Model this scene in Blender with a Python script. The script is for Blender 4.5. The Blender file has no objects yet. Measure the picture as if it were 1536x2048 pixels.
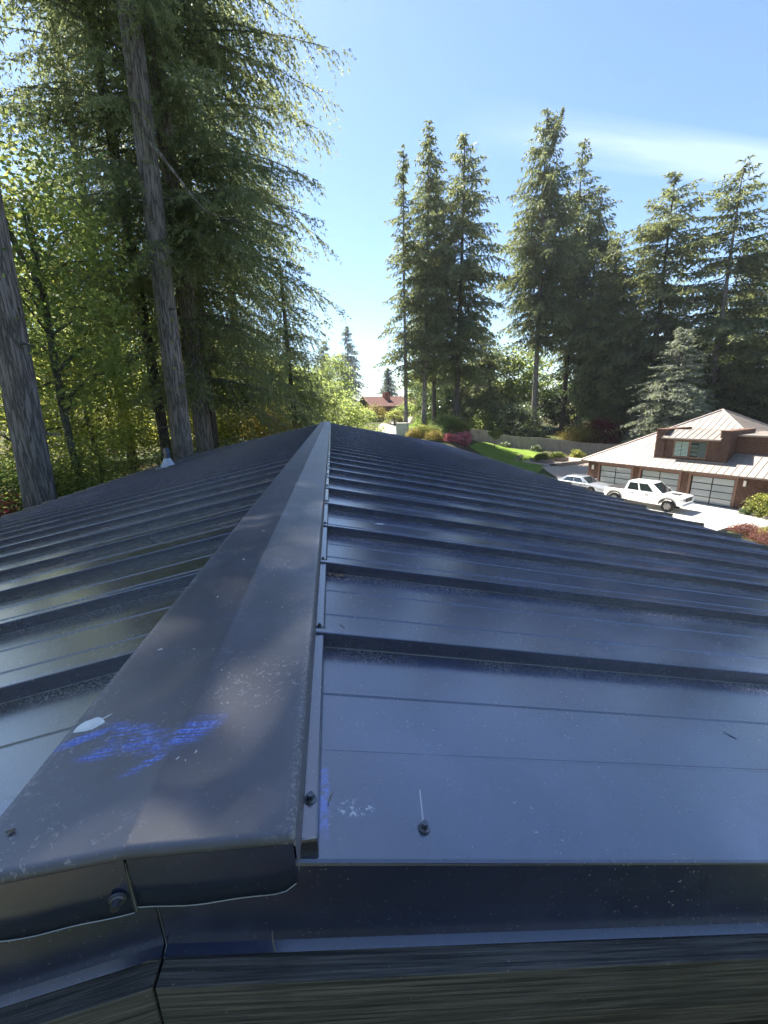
import bpy, bmesh, math, random
import numpy as np
from mathutils import Matrix, Vector

# ------------------------------------------------------------------ camera
scene = bpy.context.scene
col = scene.collection
PITCH, YAW, ROLL = 0.2538, 0.1207, -0.0238
CAM = Vector((0.2157, -0.3447, 0.4557))
_f = Vector((math.sin(YAW), math.cos(YAW), 0)); _r = Vector((math.cos(YAW), -math.sin(YAW), 0)); _u = Vector((0, 0, 1))
fwd = _f * math.cos(PITCH) - _u * math.sin(PITCH)
u2 = _u * math.cos(PITCH) + _f * math.sin(PITCH)
rgt = _r * math.cos(ROLL) + u2 * math.sin(ROLL)
upv = u2 * math.cos(ROLL) - _r * math.sin(ROLL)
cam_data = bpy.data.cameras.new("camera")
cam = bpy.data.objects.new("camera", cam_data); col.objects.link(cam)
m = Matrix((rgt, upv, -fwd)).transposed().to_4x4(); m.translation = CAM
cam.matrix_world = m
cam_data.sensor_fit = 'HORIZONTAL'; cam_data.sensor_width = 36.0
cam_data.lens = 36.0 * 801.85 / 1536.0
cam_data.clip_start = 0.02; cam_data.clip_end = 6000
scene.camera = cam

# ------------------------------------------------------------------ light
SUN_AZ, SUN_EL = math.radians(-25), math.radians(57)      # azimuth clockwise from the ridge direction (+Y)
world = bpy.data.worlds.new("World"); scene.world = world; world.use_nodes = True
wt = world.node_tree; wt.nodes.clear()
w_out = wt.nodes.new('ShaderNodeOutputWorld'); w_bg = wt.nodes.new('ShaderNodeBackground')
sky = wt.nodes.new('ShaderNodeTexSky'); sky.sky_type = 'NISHITA'; sky.sun_disc = False
sky.sun_elevation = SUN_EL; sky.sun_rotation = SUN_AZ
sky.altitude = 50; sky.air_density = 1.0; sky.dust_density = 0.35; sky.ozone_density = 4.0
w_bg.inputs['Strength'].default_value = 0.066
# thin cirrus: a streak of cloud high in the sky to the right of the ridge line
tc = wt.nodes.new('ShaderNodeTexCoord')
def wnode(t, **p):
    n = wt.nodes.new(t)
    for k, v in p.items(): setattr(n, k, v)
    return n
def wmath(op, a, b=None, c=None):
    n = wnode('ShaderNodeMath', operation=op)
    for i, v in enumerate((a, b, c)):
        if v is None: continue
        if hasattr(v, 'is_output'): wt.links.new(v, n.inputs[i])
        else: n.inputs[i].default_value = v
    return n.outputs[0]
sep = wnode('ShaderNodeSeparateXYZ'); wt.links.new(tc.outputs['Generated'], sep.inputs[0])
# project the view direction to a flat cloud layer
zc_ = wmath('MAXIMUM', sep.outputs[2], 0.03)
px_ = wmath('DIVIDE', sep.outputs[0], zc_); py_ = wmath('DIVIDE', sep.outputs[1], zc_)
comb = wnode('ShaderNodeCombineXYZ'); wt.links.new(px_, comb.inputs[0]); wt.links.new(py_, comb.inputs[1])
mp = wnode('ShaderNodeMapping'); wt.links.new(comb.outputs[0], mp.inputs[0])
mp.inputs['Rotation'].default_value = (0, 0, math.radians(-38)); mp.inputs['Scale'].default_value = (0.5, 2.2, 1)
nz = wnode('ShaderNodeTexNoise'); wt.links.new(mp.outputs[0], nz.inputs['Vector'])
nz.inputs['Scale'].default_value = 1.6; nz.inputs['Detail'].default_value = 9; nz.inputs['Roughness'].default_value = 0.62
nz.inputs['Distortion'].default_value = 0.35
# streak axis in the cloud layer
ca, sa = math.cos(math.radians(6)), math.sin(math.radians(6))
CX, CY = 1.75, 1.86
dx = wmath('SUBTRACT', px_, CX); dy = wmath('SUBTRACT', py_, CY)
v_ = wmath('ADD', wmath('MULTIPLY', dx, -sa), wmath('MULTIPLY', dy, ca))
u_ = wmath('ADD', wmath('MULTIPLY', dx, ca), wmath('MULTIPLY', dy, sa))
band = wmath('SUBTRACT', 1.0, wmath('MINIMUM', wmath('ABSOLUTE', wmath('DIVIDE', v_, 0.17)), 1.0))
band = wmath('MULTIPLY', band, wmath('SUBTRACT', 1.0, wmath('MINIMUM', wmath('ABSOLUTE', wmath('DIVIDE', u_, 1.3)), 1.0)))
cl = wmath('MULTIPLY', wmath('MULTIPLY', band, 1.5), wmath('SUBTRACT', nz.outputs[0], 0.22))
cl = wmath('MINIMUM', wmath('MAXIMUM', cl, 0.0), 0.22)
mix = wnode('ShaderNodeMix', data_type='RGBA')
wt.links.new(cl, mix.inputs[0]); wt.links.new(sky.outputs[0], mix.inputs[6]); mix.inputs[7].default_value = (7.5, 8.0, 8.6, 1)
wt.links.new(mix.outputs[2], w_bg.inputs['Color']); wt.links.new(w_bg.outputs[0], w_out.inputs[0])

sun_d = bpy.data.lights.new("sun", 'SUN'); sun = bpy.data.objects.new("sun", sun_d); col.objects.link(sun)
sun_d.energy = 5.0; sun_d.angle = math.radians(0.53); sun_d.color = (1.0, 0.94, 0.84)
to_sun = Vector((math.sin(SUN_AZ) * math.cos(SUN_EL), math.cos(SUN_AZ) * math.cos(SUN_EL), math.sin(SUN_EL)))
sun.rotation_euler = to_sun.to_track_quat('Z', 'Y').to_euler(); sun.location = (-20, 15, 40)

vs = scene.view_settings
vs.view_transform = 'Standard'; vs.look = 'None'; vs.exposure = 1.95; vs.gamma = 1.0; vs.use_curve_mapping = False
scene.render.engine = 'CYCLES'
cy = scene.cycles
cy.use_adaptive_sampling = True; cy.adaptive_threshold = 0.025
cy.max_bounces = 5; cy.diffuse_bounces = 3; cy.glossy_bounces = 3; cy.transmission_bounces = 4; cy.transparent_max_bounces = 8
cy.caustics_reflective = False; cy.caustics_refractive = False

# ------------------------------------------------------------------ helpers
def tag(o, label=None, cat=None, group=None, kind=None):
    if label: o['label'] = label
    if cat: o['category'] = cat
    if group: o['group'] = group
    if kind: o['kind'] = kind
    return o

def empty(name, loc=(0, 0, 0), rz=0.0):
    o = bpy.data.objects.new(name, None); col.objects.link(o)
    o.location = loc; o.rotation_euler = (0, 0, rz); o.empty_display_size = 0.3
    return o

def link(name, me, mat=None, parent=None, loc=None):
    o = bpy.data.objects.new(name, me); col.objects.link(o)
    if mat is not None and len(me.materials) == 0: me.materials.append(mat)
    if parent is not None: o.parent = parent
    if loc is not None: o.location = loc
    return o

class MB:
    """collects shapes and links them as one mesh object"""
    def __init__(s): s.v = []; s.f = []
    def add(s, vs_, fs):
        b = len(s.v); s.v += [tuple(p) for p in vs_]; s.f += [tuple(i + b for i in q) for q in fs]; return s
    def box(s, x0, x1, y0, y1, z0, z1):
        return s.add([(x0, y0, z0), (x1, y0, z0), (x1, y1, z0), (x0, y1, z0), (x0, y0, z1), (x1, y0, z1), (x1, y1, z1), (x0, y1, z1)],
                     [(0, 3, 2, 1), (4, 5, 6, 7), (0, 1, 5, 4), (1, 2, 6, 5), (2, 3, 7, 6), (3, 0, 4, 7)])
    def prism(s, poly, a, b, axis='y'):
        """extrude a 2-D polygon; axis y: poly=(x,z) ; x: poly=(y,z) ; z: poly=(x,y)"""
        n = len(poly)
        def P(p, t): return (p[0], t, p[1]) if axis == 'y' else (t, p[0], p[1]) if axis == 'x' else (p[0], p[1], t)
        vs_ = [P(p, a) for p in poly] + [P(p, b) for p in poly]
        fs = [tuple(range(n))[::-1], tuple(range(n, 2 * n))] + [(i, (i + 1) % n, (i + 1) % n + n, i + n) for i in range(n)]
        return s.add(vs_, fs)
    def tube(s, pts, rad, n=8, cap=True):
        pts = [Vector(p) for p in pts]; k = len(pts); vs_ = []
        ref = Vector((0.31, 0.95, 0.05)).normalized()
        for i, p in enumerate(pts):
            d = (pts[min(i + 1, k - 1)] - pts[max(i - 1, 0)]).normalized()
            a = d.cross(ref)
            if a.length < 1e-3: a = d.cross(Vector((1, 0, 0)))
            a.normalize(); b = d.cross(a); r = rad[i] if hasattr(rad, '__len__') else rad
            for j in range(n):
                t = 2 * math.pi * j / n; vs_.append(p + a * (r * math.cos(t)) + b * (r * math.sin(t)))
        fs = [(i * n + j, i * n + (j + 1) % n, (i + 1) * n + (j + 1) % n, (i + 1) * n + j) for i in range(k - 1) for j in range(n)]
        if cap: fs += [tuple(range(n))[::-1], tuple(range((k - 1) * n, k * n))]
        return s.add(vs_, fs)
    def mesh(s, name):
        me = bpy.data.meshes.new(name); me.from_pydata(s.v, [], s.f); me.update(); return me
    def build(s, name, mat, parent=None, bevel=0, smooth=False, loc=None, seg=2):
        me = s.mesh(name)
        bm = bmesh.new(); bm.from_mesh(me)
        bmesh.ops.recalc_face_normals(bm, faces=bm.faces)
        if bevel:
            bmesh.ops.bevel(bm, geom=list(bm.edges), offset=bevel, segments=seg, affect='EDGES', profile=0.5)
        bm.to_mesh(me); bm.free()
        if smooth:
            for p in me.polygons: p.use_smooth = True
            if bevel or smooth == 2:
                try: me.set_sharp_from_angle(angle=math.radians(38))
                except Exception: pass
        return link(name, me, mat, parent, loc)

def soup(name, P, var, mat, parent=None, flat=True):
    """P: (N,k,3) separate k-gons"""
    N, k = P.shape[:2]
    me = bpy.data.meshes.new(name)
    me.vertices.add(N * k); me.vertices.foreach_set('co', P.astype(np.float32).ravel())
    me.loops.add(N * k); me.loops.foreach_set('vertex_index', np.arange(N * k, dtype=np.int32))
    me.polygons.add(N); me.polygons.foreach_set('loop_start', np.arange(0, N * k, k, dtype=np.int32))
    try: me.polygons.foreach_set('loop_total', np.full(N, k, dtype=np.int32))
    except Exception: pass
    a = me.attributes.new('var', 'FLOAT', 'FACE'); a.data.foreach_set('value', var.astype(np.float32))
    me.update(calc_edges=True)
    if mat: me.materials.append(mat)
    return me if parent is False else link(name, me, None, parent)

# node helper ------------------------------------------------------
class NT:
    def __init__(s, name):
        s.mat = bpy.data.materials.new(name); s.mat.use_nodes = True; s.t = s.mat.node_tree; s.t.nodes.clear()
        s.out = s.n('ShaderNodeOutputMaterial')
    def n(s, typ, inp=None, **props):
        nd = s.t.nodes.new(typ)
        for k, v in props.items(): setattr(nd, k, v)
        for k, v in (inp or {}).items(): s.set(nd.inputs[k], v)
        return nd
    def set(s, sock, v):
        if isinstance(v, bpy.types.NodeSocket): s.t.links.new(v, sock)
        elif hasattr(v, 'outputs'): s.t.links.new(v.outputs[0], sock)
        else:
            if hasattr(sock.default_value, '__len__') and not hasattr(v, '__len__'): v = (v,) * len(sock.default_value)
            if hasattr(sock.default_value, '__len__') and len(sock.default_value) == 4 and len(v) == 3: v = (*v, 1)
            sock.default_value = v
    def m(s, op, a, b=None, c=None, clamp=False):
        nd = s.t.nodes.new('ShaderNodeMath'); nd.operation = op; nd.use_clamp = clamp
        for i, v in enumerate((a, b, c)):
            if v is not None: s.set(nd.inputs[i], v)
        return nd.outputs[0]
    def obj(s): return s.n('ShaderNodeTexCoord').outputs['Object']
    def map(s, vec, scale=(1, 1, 1), rot=(0, 0, 0), loc=(0, 0, 0)):
        return s.n('ShaderNodeMapping', {'Vector': vec, 'Scale': scale, 'Rotation': rot, 'Location': loc}).outputs[0]
    def noise(s, vec, scale=5, detail=4, rough=0.55, dist=0.0):
        return s.n('ShaderNodeTexNoise', {'Vector': vec, 'Scale': scale, 'Detail': detail, 'Roughness': rough, 'Distortion': dist}).outputs[0]
    def ramp(s, fac, a, b):          # smooth remap a..b -> 0..1
        nd = s.n('ShaderNodeMapRange', {'Value': fac, 'From Min': a, 'From Max': b}); nd.interpolation_type = 'SMOOTHSTEP'; nd.clamp = True
        return nd.outputs[0]
    def mix(s, fac, a, b):
        nd = s.t.nodes.new('ShaderNodeMix'); nd.data_type = 'RGBA'
        s.set(nd.inputs[0], fac); s.set(nd.inputs[6], a); s.set(nd.inputs[7], b); return nd.outputs[2]
    def xyz(s, vec): return s.n('ShaderNodeSeparateXYZ', {0: vec}).outputs
    def bsdf(s, **k):
        names = {'color': 'Base Color', 'rough': 'Roughness', 'metal': 'Metallic', 'spec': 'Specular IOR Level', 'normal': 'Normal', 'coat': 'Coat Weight',
                 'coatr': 'Coat Roughness', 'trans': 'Transmission Weight', 'ior': 'IOR', 'emit': 'Emission Color', 'emits': 'Emission Strength', 'alpha': 'Alpha'}
        return s.n('ShaderNodeBsdfPrincipled', {names[a]: b for a, b in k.items()})
    def bump(s, h, strength=0.3, dist=0.01, normal=None):
        d = {'Height': h, 'Strength': strength, 'Distance': dist}
        if normal is not None: d['Normal'] = normal
        return s.n('ShaderNodeBump', d).outputs[0]
    def done(s, sh): s.t.links.new(sh.outputs[0], s.out.inputs[0]); return s.mat

def simple(name, c, rough=0.6, spec=0.5, metal=0.0, var=0.12, scale=6.0, bump=0.0, bscale=60.0, coat=0.0, bdist=0.004):
    t = NT(name); o = t.obj()
    n = t.noise(o, scale, 5)
    lo = tuple(x * (1 - var) for x in c); hi = tuple(min(1, x * (1 + var)) for x in c)
    kw = dict(color=t.mix(t.ramp(n, 0.3, 0.7), lo, hi), rough=t.m('ADD', rough - 0.06, t.m('MULTIPLY', t.noise(o, scale * 4, 3), 0.12)), spec=spec, metal=metal)
    if coat: kw['coat'] = coat
    if bump: kw['normal'] = t.bump(t.noise(o, bscale, 4), bump, bdist)
    return t.done(t.bsdf(**kw))

# ------------------------------------------------------------------ terrain height
CP = np.array([(26.9, 26.5, -7.35), (20.5, 17, -7.2), (23, 38, -7), (22, 27, -7.35), (27, 21, -7.3), (24, 23, -7.3), (24.5, 19, -7.1), (30, 20, -7.2), (18, 28, -7.3), (19, 22, -7.3), (22, 33, -7.25), (27, 49, -7), (36.7, 51.4, -6.9), (30, 61, -6.4), (25.5, 72, -5.0), (36, 69, -4.9), (44, 60, -5.5),
    (10, 51, -3.1), (14, 60, -2.4), (18.5, 65, -3.2), (22.5, 64.5, -5.4), (8, 40, -3.8), (6, 22, -4.6), (10, 8, -6.6), (-6, 10, -3), (-20, 10, -2.6), (-8, 30, -2.6),
    (0, 60, -2.6), (5, 80, -2.2), (20, 100, -1.2), (10, 140, -.4), (60, 100, -2.5), (60, 60, -5), (50, 30, -6.8), (45, 10, -7), (20, 0, -7), (0, -15, -6),
    (-30, 60, -1.5), (-60, 0, -2), (40, 110, -1.5), (30, 85, -2.8), (0, 2, -4.2), (35, 40, -7), (11, 32, -6.2)])
def terr(x, y):
    x = np.asarray(x, float); y = np.asarray(y, float)
    d2 = (x[..., None] - CP[:, 0]) ** 2 + (y[..., None] - CP[:, 1]) ** 2
    w = 1 / (d2 + 9.) ** 1.7
    return (w * CP[:, 2]).sum(-1) / w.sum(-1)
def gz(x, y): return float(terr(x, y))

# ------------------------------------------------------------------ materials
def roof_metal(name, base=(0.022, 0.038, 0.108), side=0, cap=False, trim=False):
    t = NT(name); o = t.obj(); X, Y, Z = t.xyz(o)
    inf = t.n('ShaderNodeObjectInfo'); off = t.n('ShaderNodeVectorMath', {0: o, 1: t.n('ShaderNodeCombineXYZ', {0: t.m('MULTIPLY', inf.outputs['Random'], 37.0), 1: inf.outputs['Random']})}, operation='ADD').outputs[0]
    big = t.noise(off, 3.2, 5, 0.6); mid = t.noise(off, 26, 6, 0.65); fine = t.noise(off, 420, 3, 0.6); grit = t.noise(off, 190, 2, 0.5)
    # faint chalky weathering and water marks
    film = t.m('MULTIPLY', t.ramp(big, 0.35, 0.75), t.ramp(mid, 0.35, 0.7))
    c = t.mix(t.m('MULTIPLY', film, 0.30 if not cap else 0.8), base, tuple(x * 2.6 + 0.012 for x in base))
    smudge = t.ramp(t.noise(off, 6, 4, 0.6, 0.4), 0.40, 0.70)
    c = t.mix(t.m('MULTIPLY', smudge, 0.4), c, tuple(x * 0.45 + 0.004 for x in base))
    # scattered pale specks of grit
    patch = t.ramp(t.noise(off, 7, 3), 0.5, 0.72)
    sp = t.m('MULTIPLY', t.ramp(grit, 0.67 if cap else 0.69, 0.73), t.m('ADD', t.m('MULTIPLY', patch, 0.85), 0.16 if cap else 0.08))
    sp2 = t.ramp(fine, 0.70, 0.76)
    speck = t.m('MAXIMUM', sp, t.m('MULTIPLY', sp2, t.m('MULTIPLY', patch, 0.6)), clamp=True)
    dusty = t.m('MULTIPLY', film, 0.06 if not cap else 0.12)
    if side:                                        # grit gathered against the foot of the next seam
        edge = t.ramp(Y, 0.335, 0.405)
        gr = t.m('MULTIPLY', t.ramp(t.noise(off, 260, 3, 0.7), 0.50, 0.62), t.m('MULTIPLY', edge, t.ramp(t.noise(off, 5, 3), 0.36, 0.62)))
        speck = t.m('MAXIMUM', speck, t.m('MULTIPLY', gr, 0.95), clamp=True)
        line = t.m('MULTIPLY', t.ramp(Y, 0.4015, 0.4035), 0.75)
        speck = t.m('MAXIMUM', speck, line, clamp=True)
        if side < 0:
            speck = t.m('MAXIMUM', speck, t.m('MULTIPLY', t.ramp(t.noise(t.map(off, (1, 0.35, 1)), 320, 4, 0.7), 0.5, 0.7), t.m('ADD', 0.06, t.m('MULTIPLY', patch, 0.22))), clamp=True)
    rough = t.m('ADD', 0.20, t.m('MULTIPLY', mid, 0.10))
    if cap:
        # pale scuffs: thin crinkled lines inside loose patches
        sw = t.noise(t.map(off, (1, 1, 1)), 22, 5, 0.62, 1.3)
        lines = t.m('SUBTRACT', 1.0, t.ramp(t.m('ABSOLUTE', t.m('SUBTRACT', sw, 0.5)), 0.0, 0.03))
        reg = t.m('ADD', t.m('MULTIPLY', t.ramp(t.noise(off, 9, 2), 0.46, 0.60), 1.0), 0.0, clamp=True)
        scuff = t.m('MULTIPLY', t.m('MULTIPLY', lines, reg), t.ramp(t.noise(off, 130, 4, 0.7), 0.46, 0.62))
        edge = t.m('MULTIPLY', t.ramp(t.m('ABSOLUTE', X), 0.1425, 0.1515), t.ramp(t.noise(o, 210, 3, 0.7), 0.46, 0.62))
        speck = t.m('MAXIMUM', speck, t.m('MAXIMUM', t.m('MULTIPLY', scuff, 0.55), t.m('MULTIPLY', edge, 0.32)), clamp=True)
        rough = t.m('ADD', 0.40, t.m('MULTIPLY', mid, 0.14))
    c = t.mix(dusty, c, (0.30, 0.29, 0.28))
    c = t.mix(speck, c, (0.50, 0.49, 0.46))
    if cap:
        def ell(cx, cy_, rx, ry, rot, amt=0.9):
            a = math.radians(rot); ca_, sa_ = math.cos(a), math.sin(a)
            dx_ = t.m('SUBTRACT', X, cx); dy_ = t.m('SUBTRACT', Y, cy_)
            uu = t.m('DIVIDE', t.m('ADD', t.m('MULTIPLY', dx_, ca_), t.m('MULTIPLY', dy_, sa_)), rx)
            vv = t.m('DIVIDE', t.m('SUBTRACT', t.m('MULTIPLY', dy_, ca_), t.m('MULTIPLY', dx_, sa_)), ry)
            d = t.m('SQRT', t.m('ADD', t.m('MULTIPLY', uu, uu), t.m('MULTIPLY', vv, vv)))
            d = t.m('ADD', d, t.m('MULTIPLY', t.m('SUBTRACT', t.noise(o, 55, 4, 0.7), 0.5), amt))
            return t.m('SUBTRACT', 1.0, t.ramp(d, 0.25, 1.15))
        def streak(rot, s1=14, s2=330):
            a = math.radians(-rot)
            return t.ramp(t.noise(t.map(o, (s1, s2, 1), (0, 0, a)), 1.0, 2, 0.5), 0.43, 0.54)
        def hat(e, rot, lo=0.12): return t.m('MULTIPLY', e, t.m('ADD', lo, t.m('MULTIPLY', streak(rot), 1 - lo)))
        b = hat(ell(-0.125, 0.132, 0.05, 0.010, 22, 0.8), 20, 0.5)
        for args, rot in (((-0.072, 0.128, 0.048, 0.018, -35), -40), ((-0.030, 0.106, 0.042, 0.013, -40), -42), ((0.014, 0.116, 0.046, 0.024, 38), 38), ((-0.085, 0.102, 0.040, 0.013, 8), 30), ((-0.022, 0.072, 0.030, 0.008, 30), 30), ((-0.055, 0.118, 0.060, 0.026, -25), -40)):
            b = t.m('MAXIMUM', b, hat(ell(*args), rot))
        b = t.m('MULTIPLY', t.m('MULTIPLY', b, t.ramp(t.noise(o, 40, 6, 0.7), 0.30, 0.56)), 1.1, clamp=True)
        c = t.mix(t.m('MULTIPLY', b, 0.92), c, t.mix(t.ramp(t.noise(o, 240, 3), 0.4, 0.66), (0.045, 0.10, 0.55), (0.20, 0.32, 0.85)))
        rough = t.m('ADD', rough, t.m('MULTIPLY', b, 0.3))
    if trim:
        m1 = t.m('MULTIPLY', t.ramp(X, 0.1735, 0.176), t.m('SUBTRACT', 1.0, t.ramp(t.m('ADD', X, t.m('MULTIPLY', t.noise(o, 60, 4), 0.010)), 0.187, 0.193)))
        m2 = t.m('MULTIPLY', t.ramp(Y, 0.012, 0.05), t.m('SUBTRACT', 1.0, t.ramp(Y, 0.117, 0.122)))
        b = t.m('MULTIPLY', t.m('MULTIPLY', m1, m2), t.ramp(t.noise(o, 110, 4, 0.7), 0.34, 0.6))
        c = t.mix(b, c, (0.06, 0.13, 0.62))
        # whitish smear
        dd = t.m('SQRT', t.m('ADD', t.m('POWER', t.m('DIVIDE', t.m('SUBTRACT', X, 0.219), 0.026), 2.0), t.m('POWER', t.m('DIVIDE', t.m('SUBTRACT', Y, 0.062), 0.013), 2.0)))
        smear = t.m('MULTIPLY', t.m('SUBTRACT', 1.0, t.ramp(dd, 0.6, 1.1)), t.ramp(t.noise(o, 95, 4, 0.7, 1.0), 0.54, 0.60))
        c = t.mix(t.m('MULTIPLY', smear, 0.8), c, (0.55, 0.6, 0.62))
        sc_ = t.m('MULTIPLY', t.m('SUBTRACT', 1.0, t.ramp(t.m('ABSOLUTE', t.m('SUBTRACT', t.m('SUBTRACT', X, 0.309), t.m('MULTIPLY', t.m('SUBTRACT', Y, 0.086), 0.12))), 0.0006, 0.0014)), t.m('MULTIPLY', t.ramp(Y, 0.04, 0.045), t.m('SUBTRACT', 1.0, t.ramp(Y, 0.088, 0.094))))
        c = t.mix(t.m('MULTIPLY', sc_, 0.6), c, (0.45, 0.47, 0.5))
    rough = t.m('ADD', rough, t.m('MULTIPLY', speck, 0.35), clamp=True)
    h = t.noise(t.map(off, (0.6, 1, 1)), 2.6, 1)
    nrm = t.bump(h, 0.18, 0.012)
    return t.done(t.bsdf(color=c, rough=rough, spec=0.5, ior=2.5 if not cap else 2.2, normal=nrm))

M = {}
M['panel_r'] = roof_metal('black_roof_metal_right', side=1)
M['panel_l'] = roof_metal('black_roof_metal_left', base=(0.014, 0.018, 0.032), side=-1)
M['seam'] = roof_metal('black_seam_metal')
M['cap'] = roof_metal('ridge_cap_metal', base=(0.022, 0.028, 0.060), cap=True)
M['trim'] = roof_metal('rake_trim_metal', base=(0.020, 0.034, 0.100), trim=True)

def wood(name, c1, c2, scale=(3, 120, 120), bump=0.8, tilt=0.0):
    t = NT(name); o = t.obj(); v = t.map(t.map(o, (1, 1, 1), (0, -tilt, 0)), scale)
    g = t.noise(v, 1.0, 7, 0.68, 0.15); big = t.noise(o, 6, 4)
    c = t.mix(t.ramp(g, 0.34, 0.72), c1, c2)
    c = t.mix(t.m('MULTIPLY', t.ramp(big, 0.45, 0.75), 0.45), c, tuple(x * 0.5 for x in c1))
    sp = t.ramp(t.noise(o, 160, 2), 0.72, 0.76)
    c = t.mix(t.m('MULTIPLY', sp, 0.5), c, (0.4, 0.4, 0.38))
    return t.done(t.bsdf(color=c, rough=t.m('ADD', 0.5, t.m('MULTIPLY', g, 0.25)), spec=0.35, normal=t.bump(g, bump, 0.004)))
M['fascia'] = wood('weathered_fascia_wood', (0.040, 0.044, 0.052), (0.22, 0.215, 0.21), (5, 260, 260), 0.7, 0.203)
M['fascia_left'] = wood('weathered_fascia_wood_left', (0.040, 0.044, 0.052), (0.22, 0.215, 0.21), (5, 200, 200), 0.7, -0.203)
M['dark_wood'] = wood('dark_stained_wood', (0.012, 0.013, 0.015), (0.04, 0.042, 0.045), (5, 60, 60), 0.5)
M['screw'] = simple('painted_screw', (0.11, 0.125, 0.16), 0.35, 0.6, 0.6, 0.3, 200)
M['galv'] = simple('galvanised_flashing', (0.42, 0.45, 0.50), 0.35, 0.5, 0.7, 0.15, 14)
M['white_paint'] = simple('white_paint_spot', (0.74, 0.77, 0.78), 0.5, 0.4, 0, 0.08, 60, 0.2, 200)

def leafmat(name, dark, light, trans=0.4, rough=0.5, spec=0.4, tcol=None, hue=0.0):
    t = NT(name)
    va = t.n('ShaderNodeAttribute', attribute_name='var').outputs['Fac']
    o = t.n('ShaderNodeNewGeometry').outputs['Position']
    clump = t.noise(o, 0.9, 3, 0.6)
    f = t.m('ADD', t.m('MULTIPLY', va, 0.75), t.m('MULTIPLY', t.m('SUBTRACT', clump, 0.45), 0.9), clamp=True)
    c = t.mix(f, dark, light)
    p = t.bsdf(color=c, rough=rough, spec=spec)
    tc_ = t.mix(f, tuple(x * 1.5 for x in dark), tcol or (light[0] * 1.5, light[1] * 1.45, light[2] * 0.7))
    tr = t.n('ShaderNodeBsdfTranslucent', {'Color': tc_})
    return t.done(t.n('ShaderNodeMixShader', {0: trans, 1: p.outputs[0], 2: tr.outputs[0]}))
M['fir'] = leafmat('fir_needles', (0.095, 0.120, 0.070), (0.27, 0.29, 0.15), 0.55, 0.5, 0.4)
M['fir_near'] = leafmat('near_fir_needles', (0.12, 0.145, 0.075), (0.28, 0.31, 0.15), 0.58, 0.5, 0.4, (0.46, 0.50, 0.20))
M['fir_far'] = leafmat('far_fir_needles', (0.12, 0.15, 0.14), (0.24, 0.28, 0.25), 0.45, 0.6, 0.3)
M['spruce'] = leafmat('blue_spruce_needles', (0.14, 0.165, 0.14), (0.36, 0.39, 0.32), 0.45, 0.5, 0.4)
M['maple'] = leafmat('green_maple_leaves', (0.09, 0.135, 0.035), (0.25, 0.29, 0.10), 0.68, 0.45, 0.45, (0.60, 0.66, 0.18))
M['limeleaf'] = leafmat('lime_leaves', (0.09, 0.115, 0.025), (0.22, 0.245, 0.07), 0.68, 0.5, 0.4, (0.72, 0.70, 0.18))
M['darkleaf'] = leafmat('dark_glossy_leaves', (0.045, 0.07, 0.03), (0.12, 0.165, 0.065), 0.4, 0.35, 0.5)
M['greyleaf'] = leafmat('rhododendron_leaves', (0.06, 0.09, 0.05), (0.17, 0.215, 0.12), 0.4, 0.35, 0.5)
M['redleaf'] = leafmat('red_maple_leaves', (0.10, 0.012, 0.018), (0.32, 0.04, 0.05), 0.45, 0.5, 0.4, (0.5, 0.05, 0.05))
M['pinkleaf'] = leafmat('pink_azalea_bloom', (0.34, 0.06, 0.08), (0.80, 0.36, 0.40), 0.4, 0.6, 0.3, (0.6, 0.15, 0.2))
M['bloom'] = leafmat('cream_blossom', (0.30, 0.33, 0.17), (0.72, 0.70, 0.52), 0.4, 0.6, 0.3, (0.7, 0.68, 0.4))
M['goldleaf'] = leafmat('golden_leaves', (0.16, 0.12, 0.025), (0.36, 0.31, 0.08), 0.45, 0.5, 0.4, (0.5, 0.42, 0.07))
M['heather'] = leafmat('heather_tips', (0.09, 0.035, 0.03), (0.26, 0.11, 0.09), 0.3, 0.6, 0.3)

def bark(name, c1, c2, sc=(7, 7, 0.55), bump=0.8, bd=0.04):
    t = NT(name); o = t.obj(); v = t.map(o, sc)
    wob = t.n('ShaderNodeVectorMath', {0: v, 1: t.n('ShaderNodeVectorMath', {0: t.n('ShaderNodeTexNoise', {'Vector': v, 'Scale': 1.6, 'Detail': 5, 'Roughness': 0.6}).outputs['Color'], 1: (1.3, 1.3, 1.3)}, operation='MULTIPLY').outputs[0]}, operation='ADD').outputs[0]
    vo = t.n('ShaderNodeTexVoronoi', {'Vector': wob, 'Scale': 2.0, 'Randomness': 1.0}, feature='DISTANCE_TO_EDGE').outputs[0]
    n = t.noise(t.map(o, (sc[0] * 2.2, sc[1] * 2.2, sc[2] * 3)), 2.2, 8, 0.72, 0.8)
    h = t.m('ADD', t.m('MULTIPLY', t.ramp(vo, 0.0, 0.22), 0.45), t.m('MULTIPLY', n, 0.8))
    c = t.mix(t.ramp(h, 0.30, 1.05), c1, c2)
    c = t.mix(t.m('MULTIPLY', t.ramp(t.noise(o, 1.1, 5), 0.45, 0.75), 0.4), c, (c2[0] * 0.75, c2[1] * 0.88, c2[2] * 0.72))
    return t.done(t.bsdf(color=c, rough=0.85, spec=0.2, normal=t.bump(h, bump, bd)))
M['bark'] = bark('fir_bark', (0.10, 0.088, 0.083), (0.34, 0.30, 0.29))
M['bark_dark'] = bark('dark_bark', (0.035, 0.029, 0.026), (0.15, 0.125, 0.112))
M['bark_pale'] = bark('pale_bark', (0.08, 0.07, 0.06), (0.34, 0.30, 0.27), (4, 4, .5), 0.6)
M['bark_green'] = bark('mossy_maple_bark', (0.03, 0.032, 0.022), (0.17, 0.165, 0.125), (12, 12, 1), 0.6, 0.03)
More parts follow.
